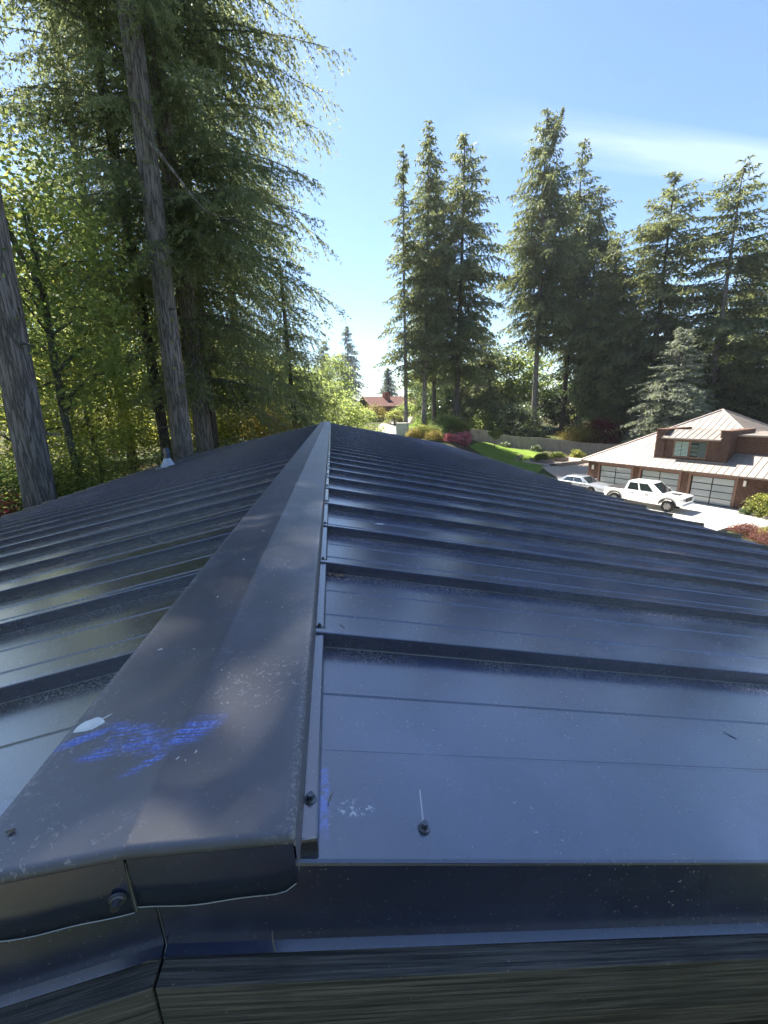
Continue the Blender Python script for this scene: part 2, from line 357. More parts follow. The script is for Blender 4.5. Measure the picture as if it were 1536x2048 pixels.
M['twig'] = simple('dry_twig', (0.24, 0.20, 0.15), 0.8, 0.2, 0, 0.25, 30)

# ground materials
def ground_mat():
    t = NT('ground_mulch'); o = t.obj()
    a = t.noise(o, 0.22, 6, 0.65); b = t.noise(o, 6, 6, 0.7)
    c = t.mix(t.ramp(a, 0.42, 0.6), (0.055, 0.042, 0.028), (0.05, 0.085, 0.022))
    c = t.mix(t.ramp(b, 0.4, 0.75), c, (0.12, 0.10, 0.06))
    return t.done(t.bsdf(color=c, rough=0.95, spec=0.1, normal=t.bump(b, 0.8, 0.08)))
def lawn_mat():
    t = NT('lawn_grass'); o = t.obj()
    a = t.noise(o, 0.5, 4); b = t.noise(o, 18, 6, 0.75)
    c = t.mix(t.ramp(a, 0.35, 0.65), (0.10, 0.175, 0.022), (0.17, 0.23, 0.035))
    c = t.mix(t.m('MULTIPLY', t.ramp(b, 0.45, 0.7), 0.5), c, (0.07, 0.12, 0.018))
    return t.done(t.bsdf(color=c, rough=0.9, spec=0.15, normal=t.bump(b, 0.9, 0.05)))
def concrete_mat(name, c, sc=0.6):
    t = NT(name); o = t.obj()
    a = t.noise(o, sc, 6, 0.6); b = t.noise(o, 30, 5, 0.7)
    cc = t.mix(t.ramp(a, 0.3, 0.7), tuple(x * 0.86 for x in c), c)
    cc = t.mix(t.m('MULTIPLY', t.ramp(b, 0.5, 0.75), 0.25), cc, tuple(x * 0.6 for x in c))
    return t.done(t.bsdf(color=cc, rough=0.85, spec=0.3, normal=t.bump(b, 0.3, 0.01)))
M['ground'] = ground_mat(); M['lawn'] = lawn_mat()
M['concrete'] = concrete_mat('driveway_concrete', (0.52, 0.50, 0.46)); M['asphalt'] = concrete_mat('lane_asphalt', (0.30, 0.27, 0.25))
M['gravel'] = concrete_mat('tan_gravel', (0.42, 0.34, 0.27), 2.0)

# ------------------------------------------------------------------ ground sheets
def build_ground():
    xs = np.concatenate([-np.geomspace(420, 62, 12), np.arange(-60, 81, 1.6), np.geomspace(84, 420, 12)])
    ys = np.concatenate([-np.geomspace(120, 32, 8), np.arange(-30, 121, 1.6), np.geomspace(124, 900, 14)])
    X, Y = np.meshgrid(xs, ys); Z = terr(X, Y)
    nx, ny = len(xs), len(ys)
    v = np.stack([X, Y, Z], -1).reshape(-1, 3)
    f = [(j * nx + i, j * nx + i + 1, (j + 1) * nx + i + 1, (j + 1) * nx + i) for j in range(ny - 1) for i in range(nx - 1)]
    me = bpy.data.meshes.new('ground'); me.from_pydata(v.tolist(), [], f)
    for p in me.polygons: p.use_smooth = True
    o = link('ground', me, M['ground']); tag(o, 'brown mulch and low green ground under the trees', 'ground', kind='structure')
build_ground()

def drape(name, line_a, line_b, mat, label, cat, dz=0.05, nv=6, step=1.2):
    """a sheet laid over the terrain between two polylines with the same number of points"""
    A = [Vector((*p, 0)) for p in line_a]; B = [Vector((*p, 0)) for p in line_b]
    rows = []
    for i in range(len(A) - 1):
        n = max(2, int(max((A[i + 1] - A[i]).length, (B[i + 1] - B[i]).length) / step))
        for k in range(n + (i == len(A) - 2)):
            t = k / n; rows.append((A[i].lerp(A[i + 1], t), B[i].lerp(B[i + 1], t)))
    wmax = max((a - b).length for a, b in rows); nv = max(nv, int(wmax / step))
    v = []; f = []
    for a, b in rows:
        for j in range(nv + 1):
            p = a.lerp(b, j / nv); v.append((p.x, p.y, gz(p.x, p.y) + dz))
    w = nv + 1
    for i in range(len(rows) - 1):
        for j in range(nv): f.append((i * w + j, i * w + j + 1, (i + 1) * w + j + 1, (i + 1) * w + j))
    me = bpy.data.meshes.new(name); me.from_pydata(v, [], f)
    bm = bmesh.new(); bm.from_mesh(me); bmesh.ops.recalc_face_normals(bm, faces=bm.faces)
    if sum(q.normal.z for q in bm.faces) < 0: bmesh.ops.reverse_faces(bm, faces=bm.faces)
    bm.to_mesh(me); bm.free()
    for p in me.polygons: p.use_smooth = True
    return tag(link(name, me, mat), label, cat, kind='structure')

# garage frame: X along its front, Y into the house
GB = Vector((26.90, 26.46, -7.0)); GA = math.atan2(-0.92115, 0.38921)
gd = Vector((0.38921, -0.92115, 0)); gn = Vector((-0.92115, -0.38921, 0))
def gp(t, off, z=0.0): return GB + gd * t + gn * off + Vector((0, 0, z))

def build_paving():
    pts = [gp(-9.6, 0.0), gp(6.2, 0.0), gp(9.5, 0.6), gp(9.5, 4.6), gp(6.3, 4.5), gp(4.6, 5.6), gp(4.2, 16), gp(-6, 18), gp(-9.6, 9)]
    mb = MB(); mb.prism([(p.x, p.y) for p in pts], -7.5, -6.975, 'z')
    o = mb.build('driveway', M['concrete']); tag(o, 'pale sunlit concrete driveway in front of the garage doors', 'driveway', kind='structure')
    # joint grooves as thin strips of shadowed sealant
    lane_a = [(5.6, 56), (6.4, 62), (8.6, 74), (13.5, 92), (22, 120)]; lane_b = [(9.4, 55.6), (9.6, 62), (12.2, 74), (18.5, 92), (29, 120)]
    drape('lane', lane_a, lane_b, M['asphalt'], 'pale asphalt lane curving away past the tall firs', 'lane', 0.06)
    drape('lawn', [(17.6, 50.5), (18.6, 46.5), (20.0, 43.0), (22.0, 40.5)], [(24.5, 61.5), (28.0, 58.5), (30.5, 53.5), (25.6, 45.0)], M['lawn'], 'bright green lawn in front of the wooden fence', 'lawn', 0.05)
    drape('far_lawn', [(5.5, 75), (9.0, 92), (14, 112)], [(-8, 76), (-8, 92), (-6, 112)], M['lawn'], 'sunlit strip of grass beside the lane', 'lawn', 0.05)
    drape('verge', [(13.2, 76), (18.8, 90), (24, 103)], [(20, 74), (27, 88), (33, 100)], M['lawn'], 'sunlit grass verge behind the tall fir trunks', 'lawn', 0.05)
    drape('bed_yard', [(24.6, 50.2), (25.6, 46.6)], [(34.5, 52.0), (33.6, 47.6)], M['gravel'], 'tan gravel round the raised beds', 'gravel', 0.075)
    drape('gravel_court', [(24.4, 44.0), (23.2, 39.0), (22.4, 35.6)], [(34.0, 47.5), (31.5, 41.5), (27.0, 36.0)], M['gravel'], 'tan gravel court between the raised beds and the garage', 'gravel', 0.07)
build_paving()

# ------------------------------------------------------------------ the near building with its black standing seam roof
S = 0.206; W = 0.406; W0 = 0.426; L = 13.93; ER = 4.056; EL = 4.439; RH = 0.035; NP = 33
house = empty('metal_roofed_building', (0, 0, gz(0, 2)))
tag(house, 'low building with black standing seam metal roof and dark fascia boards', 'building')
HZ = house.location.z
def hpart(mb, name, mat, parent=house, **k):
    o = mb.build(name, mat, parent, **k); return o
def at_house(o, x, y, z):
    o.location = (x, y, z - HZ)
    return o

def panel_mesh(name, sg, w, mat):
    y0 = 0.0 if w == W else -0.02
    prof = [(y0, 0)]
    for a in (0.137 + y0, 0.274 + y0):
        prof += [(a, 0), (a + 0.0035, 0.0024), (a + 0.0145, 0.0024), (a + 0.018, 0)]
    prof += [(W, 0)]
    U = ER if sg > 0 else EL
    us = [0.10, 0.6, 1.4, 2.4, 3.4, U - 0.004, U, U]
    dz = [0, 0, 0, 0, 0, 0, -0.006, -0.028]
    v = []; f = []; n = len(prof)
    for u, d in zip(us, dz):
        for y, h in prof: v.append((sg * u, y, -S * u + h + d))
    for i in range(len(us) - 1):
        for j in range(n - 1):
            q = (i * n + j, (i + 1) * n + j, (i + 1) * n + j + 1, i * n + j + 1)
            f.append(q if sg > 0 else q[::-1])
    me = bpy.data.meshes.new(name); me.from_pydata(v, [], f); me.materials.append(mat)
    return me
def seam_mesh(name, sg):
    """one folded rib: a wall 35 mm high with a slightly wider lock on top, capped at the eave"""
    U = (ER if sg > 0 else EL) + 0.006
    prof = [(0, 0), (0, 0.022), (-0.002, 0.0235), (-0.002, 0.0335), (0, 0.035), (0.0115, 0.035), (0.013, 0.0335), (0.013, 0)]
    v = []; n = len(prof)
    for u in (0.14, U):
        for y, h in prof: v.append((sg * u, y, -S * u + h - (0.0 if h else 0.001)))
    f = [(i, (i + 1) % n, (i + 1) % n + n, i + n) for i in range(n)] + [tuple(range(n))[::-1], tuple(range(n, 2 * n))]
    me = bpy.data.meshes.new(name); me.from_pydata(v, [], f)
    bm = bmesh.new(); bm.from_mesh(me); bmesh.ops.recalc_face_normals(bm, faces=bm.faces); bm.to_mesh(me); bm.free()
    me.materials.append(M['seam']); return me
for sg in (1, -1):
    mat = M['panel_r'] if sg > 0 else M['panel_l']
    first = panel_mesh('roof_panel', sg, W0, mat); rest = panel_mesh('roof_panel', sg, W, mat); sm = seam_mesh('seam', sg)
    y = 0.0
    rr = random.Random(4 + sg)
    for k in range(NP + 1):
        o = link('roof_panel', first if k == 0 else rest, None, house); at_house(o, 0, y + (0.02 if k == 0 else 0), rr.uniform(-0.0004, 0.0004))
        y += W0 if k == 0 else W
        s_ = link('seam', sm, None, o); s_.location = (0, W, 0)
ROOF_END = y + 0.02

# ridge cap: bent sheets butted every three metres, hemmed down at both edges
SC = 0.0717; CW = 0.156; ZC = 0.0585
def cap_piece(y0, y1, lift, front):
    xs = [(-CW - 0.002, -0.046), (-CW - 0.001, -0.003), (-CW + 0.002, 0.0), (-0.075, 0), (-0.004, 0), (0.0, 0.0006), (0.004, 0), (0.075, 0), (CW - 0.002, 0), (CW + 0.001, -0.003), (CW + 0.002, -0.046)]
    rows = []
    if front:
        for a in range(0, 7):
            th = math.radians(90 * a / 6); rows.append((y0 + 0.009 - 0.009 * math.sin(th), -0.009 + 0.009 * math.cos(th)))
        rows = rows[::-1]
    ys = [y0 + (0.009 if front else 0)] + list(np.linspace(y0 + 0.1, y1, 7))
    rows = rows[:-1] + [(q, 0) for q in ys] if front else [(q, 0) for q in ys]
    v = []; f = []; n = len(xs)
    for (yy, dz) in rows:
        for (x, dd) in xs:
            v.append((x, yy, ZC - SC * min(abs(x), CW) + dd + dz * (0.3 if dd < -0.01 else 1) + lift))
    for i in range(len(rows) - 1):
        for j in range(n - 1): f.append((i * n + j, i * n + j + 1, (i + 1) * n + j + 1, (i + 1) * n + j))
    me = bpy.data.meshes.new('ridge_cap'); me.from_pydata(v, [], f)
    for p in me.polygons: p.use_smooth = True
    try: me.set_sharp_from_angle(angle=math.radians(30))
    except Exception: pass
    o = link('ridge_cap', me, M['cap'], house); at_house(o, 0, 0, 0); return o
caps = []
joints = [-0.032, 2.78, 5.80, 8.82, 11.84, ROOF_END + 0.02]
for i in range(5):
    caps.append(cap_piece(joints[i], joints[i + 1] + (0.03 if i < 4 else 0), 0.0015 * (i % 2), i == 0))
# folded end flaps under the cap
for sg in (-1, 1):
    v = []; f = []; nn = 14
    for j in range(nn + 1):
        x = sg * (0.0012 + (CW - 0.002) * j / nn)
        top = ZC - SC * abs(x) - 0.0085
        q = (abs(x) / CW)
        bot = ZC - 0.072 - SC * abs(x) * 0.9 + (0.012 * max(0, (q - 0.86) / 0.14) ** 2 if sg > 0 else 0) + 0.0012 * math.sin(x * 70 + sg)
        bulge = -0.0025 * math.sin(math.pi * q) - (0.003 if sg < 0 else 0)
        v += [(x, -0.0322, top), (x, -0.0322 + bulge * 0.6, (top + bot) / 2), (x, -0.0312 + bulge, bot), (x, -0.0300 + bulge, bot)]
    for j in range(nn):
        for k in range(3):
            q = (j * 4 + k, (j + 1) * 4 + k, (j + 1) * 4 + k + 1, j * 4 + k + 1); f.append(q[::-1] if sg > 0 else q)
    me = bpy.data.meshes.new('end_flap'); me.from_pydata(v, [], f)
    for p in me.polygons: p.use_smooth = True
    link('end_flap', me, M['trim'], caps[0])
# bare metal cut edge of the flaps and of the seam line between them
for sg in (-1, 1):
    pts = []
    for j in range(15):
        x = sg * (0.001 + (CW - 0.003) * j / 14); q = abs(x) / CW
        bot = ZC - 0.072 - SC * abs(x) * 0.9 + (0.012 * max(0, (q - 0.86) / 0.14) ** 2 if sg > 0 else 0) + 0.0012 * math.sin(x * 70 + sg)
        pts.append((x, -0.0318 - 0.0025 * math.sin(math.pi * q) - (0.003 if sg < 0 else 0), bot))
    MB().tube(pts, 0.0005, 4).build('cut_edge', M['galv'], caps[0])
MB().tube([(0.0, -0.0326, ZC - 0.012), (0.0004, -0.0336, ZC - 0.04), (0.0012, -0.0345, ZC - 0.072)], 0.0005, 4).build('cut_edge', M['galv'], caps[0])
# white paint blob and a small ring splash on the cap
def blob(cx, cy_, rx, ry, rot, seed, name, mat, z, th=0.0006, n=26, parent=None, rough=0.28):
    r_ = random.Random(seed); ph = [r_.uniform(0, 6.28) for _ in range(5)]
    pts = []
    for i in range(n):
        a = 2 * math.pi * i / n; k = 1 + rough * (math.sin(2 * a + ph[0]) * .4 + math.sin(3 * a + ph[1]) * .5 + math.sin(5 * a + ph[2]) * .4 + math.sin(8 * a + ph[3]) * .25)
        x, y_ = rx * k * math.cos(a), ry * k * math.sin(a)
        pts.append((cx + x * math.cos(rot) - y_ * math.sin(rot), cy_ + x * math.sin(rot) + y_ * math.cos(rot)))
    v = [(p[0], p[1], z(*p) + 0.0001) for p in pts] + [(cx + (p[0] - cx) * .9, cy_ + (p[1] - cy_) * .9, z(cx + (p[0] - cx) * .9, 0) + th) for p in pts]
    f = [tuple(range(n, 2 * n))] + [(i, (i + 1) % n, (i + 1) % n + n, i + n) for i in range(n)]
    return MB().add(v, f).build(name, mat, parent, smooth=True)
zcap = lambda x, y_: ZC - SC * abs(x)
blob(-0.132, 0.157, 0.0165, 0.0125, 0.2, 3, 'paint_blob', M['white_paint'], zcap, parent=caps[0], rough=0.13)
blob(-0.116, 0.168, 0.006, 0.0012, 0.7, 8, 'paint_blob', M['white_paint'], zcap, parent=caps[0])
for i, (x, y_, s_) in enumerate([(-0.108, 0.328, .0045), (-0.045, 0.312, .002), (0.02, 0.24, .0018), (-0.06, 0.52, .004), (-0.05, 0.75, .005), (0.05, 0.62, .002), (-0.04, 1.02, .006), (0.09, 0.45, .002), (0.012, 0.073, .0022), (0.03, 0.081, .0022), (0.022, 0.069, .0015)]):
    blob(x, y_, s_, s_ * 0.35, 0.5 * i, 20 + i, 'paint_blob', M['white_paint'], zcap, parent=caps[0])

# closure strip beside the cap on the right, and its twin on the left
for sg in (1, -1):
    w2 = 0.173
    prof = [(0.150, -0.002), (0.1725, -0.0045), (w2 + 0.0015, -0.006), (w2 + 0.0015, -S * w2 - 0.001), (0.150, -S * 0.15 - 0.001)]
    mb = MB(); mb.prism([(sg * a, b) for a, b in prof], 0.004, ROOF_END, 'y'); o = hpart(mb, 'closure_strip', M['seam']); at_house(o, 0, 0, 0)
o = hpart(MB().box(0.157, 0.1735, 0.0022, 0.0042, -0.0075, -0.0035), 'cut_edge', M['galv']); at_house(o, 0, 0, 0)

# rake trim: flat flange on the first panel, drop, kick and hem
def rake(sg):
    U = ER if sg > 0 else EL
    prof = [(0.1485, 0.0016), (0.146, 0.0030), (0.0006, 0.0030), (-0.0016, 0.0016), (-0.002, -0.001), (-0.0015, -0.117), (-0.0125, -0.1195), (-0.0125, -0.1215), (0.004, -0.1215)]
    v = []; f = []; n = len(prof); us = [0.0012 if sg > 0 else 0.0012] + [0.16, 0.5] + list(np.linspace(1, U, 6))
    for u in us:
        for k, (y_, h) in enumerate(prof):
            v.append((sg * u, y_ + 0.0012 * math.sin(u * 2.1 + k), -S * u + h))
    for i in range(len(us) - 1):
        for j in range(n - 1):
            q = (i * n + j, i * n + j + 1, (i + 1) * n + j + 1, (i + 1) * n + j); f.append(q if sg > 0 else q[::-1])
    me = bpy.data.meshes.new('rake_trim'); me.from_pydata(v, [], f)
    o = link('rake_trim', me, M['trim'], house); at_house(o, 0, 0, 0); return o
rk = rake(1); rkl = rake(-1)
MB().tube([(0.0, -0.0035, -0.004), (0.001, -0.0036, -0.06), (0.0016, -0.0036, -0.117), (0.002, -0.0135, -0.121)], 0.0006, 4).build('cut_edge', M['galv'], rk)
def rake_far():
    for sg in (1, -1):
        U = ER if sg > 0 else EL
        mb = MB(); mb.prism([(sg * 0.0, 0.004), (sg * U, -S * U + 0.004), (sg * U, -S * U - 0.12), (sg * 0.0, -0.12)], ROOF_END - 0.012, ROOF_END + 0.004, 'y')
        at_house(hpart(mb, 'rake_trim', M['trim']), 0, 0, 0)
rake_far()

# hexagon headed screws with washers
def screw_mesh():
    mb = MB()
    def disc(r, z0, z1, n, r1=None):
        r1 = r1 or r
        v = [(r * math.cos(6.2832 * i / n), r * math.sin(6.2832 * i / n), z0) for i in range(n)] + [(r1 * math.cos(6.2832 * i / n), r1 * math.sin(6.2832 * i / n), z1) for i in range(n)]
        mb.add(v, [tuple(range(n, 2 * n))] + [(i, (i + 1) % n, (i + 1) % n + n, i + n) for i in range(n)])
    disc(0.0082, 0, 0.0016, 20, 0.0078); disc(0.0064, 0.0016, 0.0030, 20, 0.0052); disc(0.0042, 0.0030, 0.0088, 6, 0.0040)
    me = mb.mesh('screw'); me.materials.append(M['screw']); return me
SM = screw_mesh()
def screw(x, y_, z, rot=(0, 0, 0)):
    o = link('screw', SM, None, house); at_house(o, x, y_, z); o.rotation_euler = rot
tilt = math.atan(S)
screw(0.303, 0.037, -S * 0.303 + 0.003, (0, tilt, 0.3))
for i, yy in enumerate([0.05, 0.453, 0.86, 1.275, 1.70, 2.137, 2.58, 3.03, 3.43, 3.82, 4.3, 4.8, 5.3]):
    screw(0.1645, yy, -0.0042, (0, 0.1, i * 0.7)); screw(-0.1645, yy + 0.02, -0.0042, (0, -0.1, i * 0.9))
screw(-0.0115, -0.0365, 0.0085, (math.radians(90), 0, 0.2))
for i, xx in enumerate((0.95, 1.6, 2.3, 3.0, 3.7)): screw(xx, 0.05, -S * xx + 0.003, (0, tilt, i))

# fascia boards under the rake, walls, beams
def fascia(sg, y0, y1, top, bot, u0=0.0015):
    U = ER if sg > 0 else EL
    mb = MB(); mb.prism([(sg * u0, -S * u0 - top), (sg * U, -S * U - top), (sg * U, -S * U - bot), (sg * u0, -S * u0 - bot)], y0, y1, 'y')
    at_house(hpart(mb, 'fascia_board', M['fascia'] if sg > 0 else M['fascia_left'], bevel=0.0015), 0, 0, 0)
fascia(1, -0.0365, 0.0045, 0.1225, 0.213); fascia(-1, -0.0355, 0.0045, 0.1225, 0.216)
fascia(1, 0.006, 0.042, 0.125, 0.36); fascia(-1, 0.006, 0.042, 0.125, 0.36)
for sg in (1, -1):                                       # eave fascia and soffit
    U = ER if sg > 0 else EL
    mb = MB(); mb.box(min(sg * (U - .06), sg * (U - .02)), max(sg * (U - .06), sg * (U - .02)), 0.05, ROOF_END - 0.02, -S * U - 0.20, -S * U - 0.03); at_house(hpart(mb, 'eave_board', M['dark_wood']), 0, 0, 0)
    mb = MB(); mb.prism([(sg * 0.002, -0.03), (sg * (U - .07), -S * (U - .07) - 0.03), (sg * (U - .07), -S * (U - .07) - 0.05), (sg * 0.002, -0.05)], 0.045, ROOF_END - 0.03, 'y'); at_house(hpart(mb, 'roof_deck', M['dark_wood']), 0, 0, 0)
mb = MB(); mb.prism([(-3.9, HZ - 0.6), (3.5, HZ - 2.6), (3.5, -S * 3.5 - 0.06), (0, -0.06), (-3.9, -S * 3.9 - 0.06)], 0.42, 0.60, 'y'); at_house(hpart(mb, 'gable_wall', M['dark_wood']), 0, 0, 0)
mb = MB(); mb.prism([(-3.9, HZ - 0.6), (3.5, HZ - 2.6), (3.5, -S * 3.5 - 0.06), (0, -0.06), (-3.9, -S * 3.9 - 0.06)], ROOF_END - 0.6, ROOF_END - 0.4, 'y'); at_house(hpart(mb, 'gable_wall', M['dark_wood']), 0, 0, 0)
for x0, x1 in ((-3.9, -3.75), (3.35, 3.5)):
    mb = MB(); mb.box(x0, x1, 0.61, ROOF_END - 0.61, HZ - 2.6, -S * max(abs(x0), abs(x1)) - 0.06); at_house(hpart(mb, 'side_wall', M['dark_wood']), 0, 0, 0)
for xx in (0.62, 2.2, -0.9, -2.5):                        # outriggers carrying the rake
    mb = MB(); mb.box(xx, xx + 0.09, 0.044, 0.415, -S * abs(xx) - 0.34, -S * abs(xx) - 0.14); at_house(hpart(mb, 'outrigger', M['dark_wood'], bevel=0.003), 0, 0, 0)

# plumbing vent with its flashing, on the left slope
def vent(x, y_):
    z = -S * abs(x)
    mb = MB(); n = 20
    rad = [(0.17, 0.012), (0.165, 0.022), (0.085, 0.16), (0.072, 0.20)]
    v = [(r * math.cos(6.2832 * i / n), r * math.sin(6.2832 * i / n), h) for r, h in rad for i in range(n)]
    mb.add(v, [(k * n + i, k * n + (i + 1) % n, (k + 1) * n + (i + 1) % n, (k + 1) * n + i) for k in range(3) for i in range(n)])
    mb.box(-0.2, 0.2, -0.2, 0.2, -0.03, 0.012)
    fl = hpart(mb, 'vent_flashing', M['galv'], smooth=2); at_house(fl, x, y_, z)
    MB().tube([(0, 0, 0.0), (0, 0, 0.42)], 0.062, 18).build('vent_pipe', M['seam'], fl, smooth=2)
vent(-3.45, 9.1)

# loose bits lying on the roof
def needle(x, y_, z, ln, rot, pitch, label, cat='needle', r=0.0007, mat=None, sag=0.15):
    pts = []
    for i in range(5):
        s_ = i / 4 - 0.5; pts.append((s_ * ln, sag * ln * (s_ * s_ * 4 - 1) * -0.3, 0.0))
    o = MB().tube(pts, [r * .6, r, r, r, r * .5], 5).build('fir_needle', mat or M['twig'], None)
    o.location = (x, y_, z); o.rotation_euler = (0, pitch, rot)
    return tag(o, label, cat)
pz = lambda x: -S * abs(x)
needle(0.188, 0.075, pz(.188) + .004, 0.020, 1.2, tilt, 'straw coloured fir needle beside the blue scuff on the rake trim')
needle(0.979, 0.234, pz(.979) + .0012, 0.022, -0.9, tilt, 'dark fir needle lying alone on the first roof panel', mat=M['bark_dark'])
needle(0.213, 0.515, pz(.213) + .0015, 0.016, -0.9, tilt, 'short pale fir needle above the first seam beside the closure strip')
needle(1.55, 0.705, pz(1.55) + .0012, 0.022, -0.8, tilt, 'dark curved fir needle on the second roof panel', mat=M['bark_dark'])
needle(0.119, -0.0135, -0.1235, 0.020, 1.9, -1.0, 'straw coloured fir needle leaning on the drip edge right of the ridge end')
needle(-0.012, -0.0140, -0.1218, 0.016, 0.05, 0.1, 'short fir needle caught on the drip edge at the ridge joint')
def dead_leaf(x, y_, z, s, label, mat, rz=0.3):
    v = []; f = []
    for i in range(6):
        a = i / 5
        w_ = s * 0.32 * math.sin(math.pi * min(0.98, a * .9 + .08))
        c_ = 0.35 * s * (a - .5) ** 2 * 2
        v += [(s * (a - .5), -w_, c_ + 0.25 * s), (s * (a - .5), 0, c_), (s * (a - .5), w_, c_ + 0.22 * s)]
    for i in range(5):
        for k in range(2): f.append((i * 3 + k, i * 3 + k + 1, (i + 1) * 3 + k + 1, (i + 1) * 3 + k))
    o = MB().add(v, f).build('dead_leaf', mat, None, smooth=True); o.location = (x, y_, z); o.rotation_euler = (0, 0, rz)
    tag(o, label, 'leaf')
dead_leaf(-0.128, 0.012, zcap(-.128, 0) + 0.0004, 0.008, 'tiny curled brown leaf near the end of the ridge cap', M['twig'])
def clump(x, y_, label, n=36, s=0.03):
    r_ = random.Random(int(x * 1000 + y_ * 77)); P = []
    for i in range(n):
        a = r_.uniform(0, 6.28); d = r_.gauss(0, s * .4); cx, cy_ = d * math.cos(a) * 1.6, d * math.sin(a) * .6; b = r_.uniform(0, 6.28); l = r_.uniform(.006, .016)
        dx_, dy_ = l * math.cos(b), l * math.sin(b)
        z0 = -S * cx + r_.uniform(.001, .006)
        P.append([(cx, cy_, z0), (cx + dx_, cy_ + dy_, z0 - S * dx_ + r_.uniform(0, .004)), (cx + dx_ * .6 - dy_ * .35, cy_ + dy_ * .6 + dx_ * .35, z0 - S * dx_ * .6)])
    o = soup('leaf_litter', np.array(P), np.random.rand(n), M['twig']); o.location = (x, y_, pz(x) + .001); tag(o, label, 'leaf litter', kind='stuff')
clump(0.212, 0.812, 'small tan clump of leaf litter at the foot of the second seam'); clump(0.222, 2.03, 'small tan heap of leaf litter further along the right slope', 24, .022)
o = blob(0.419, 1.505, 0.034, 0.006, 0.45, 5, 'bird_dropping', M['white_paint'], lambda x, y_: pz(x), parent=None); tag(o, 'pale chalky streak of bird dropping on the fourth right panel', 'bird dropping')

# ------------------------------------------------------------------ garage house
def shingle_mat(name, c1, c2):
    t = NT(name); o = t.obj(); X, Y, Z = t.xyz(o)
    vec = t.n('ShaderNodeCombineXYZ', {0: t.m('ADD', X, Y), 1: Z, 2: 0.0}).outputs[0]
    br = t.n('ShaderNodeTexBrick', {'Vector': vec, 'Color1': c1, 'Color2': c2, 'Mortar': tuple(x * .35 for x in c1), 'Scale': 1.0, 'Mortar Size': 0.006, 'Brick Width': 0.14, 'Row Height': 0.13})
    n = t.noise(t.map(o, (20, 20, 3)), 1.0, 5, .7)
    c = t.mix(t.m('MULTIPLY', t.ramp(n, .3, .75), .5), br.outputs[0], tuple(x * .55 for x in c1))
    saw = t.m('FRACT', t.m('DIVIDE', Z, 0.13))
    return t.done(t.bsdf(color=c, rough=.85, spec=.2, normal=t.bump(t.m('ADD', t.m('MULTIPLY', saw, -1.0), t.m('MULTIPLY', br.outputs[1], -.5)), .9, .02)))
M['shingle'] = shingle_mat('cedar_shingles', (0.135, 0.075, 0.055), (0.19, 0.115, 0.085))
M['groof'] = simple('bronze_roof_metal', (0.27, 0.235, 0.205), 0.42, 0.5, 0.25, 0.10, 1.2, 0.15, 3, bdist=.02)
M['gtrim'] = simple('brown_trim', (0.20, 0.115, 0.085), 0.6, 0.4, 0, 0.15, 5)
M['gcap'] = simple('roof_cap_metal', (0.34, 0.28, 0.25), 0.45, 0.5, 0.3, 0.1, 4)
M['doorframe'] = simple('black_aluminium', (0.012, 0.012, 0.014), 0.35, 0.5, 0.3)
def glass(name, c, rough=.08, spec=.8):
    t = NT(name); n = t.noise(t.obj(), .6, 2)
    return t.done(t.bsdf(color=c, rough=rough, spec=spec, coat=.6, coatr=.03, normal=t.bump(n, .06, .05)))
M['frost'] = glass('frosted_door_glass', (0.30, 0.34, 0.35), .22, .9)
M['glass'] = glass('dark_window_glass', (0.02, 0.026, 0.028), .04, .9)
M['louver'] = simple('pale_green_louvres', (0.42, 0.52, 0.44), .5)
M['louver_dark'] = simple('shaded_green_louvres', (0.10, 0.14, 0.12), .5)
M['lampglass'] = simple('white_lamp_glass', (0.75, 0.73, 0.68), .35)
M['gutter'] = simple('brown_gutter', (0.16, 0.12, 0.10), .4, .5, .3)
SL = (6.65 - 2.42) / 7.35
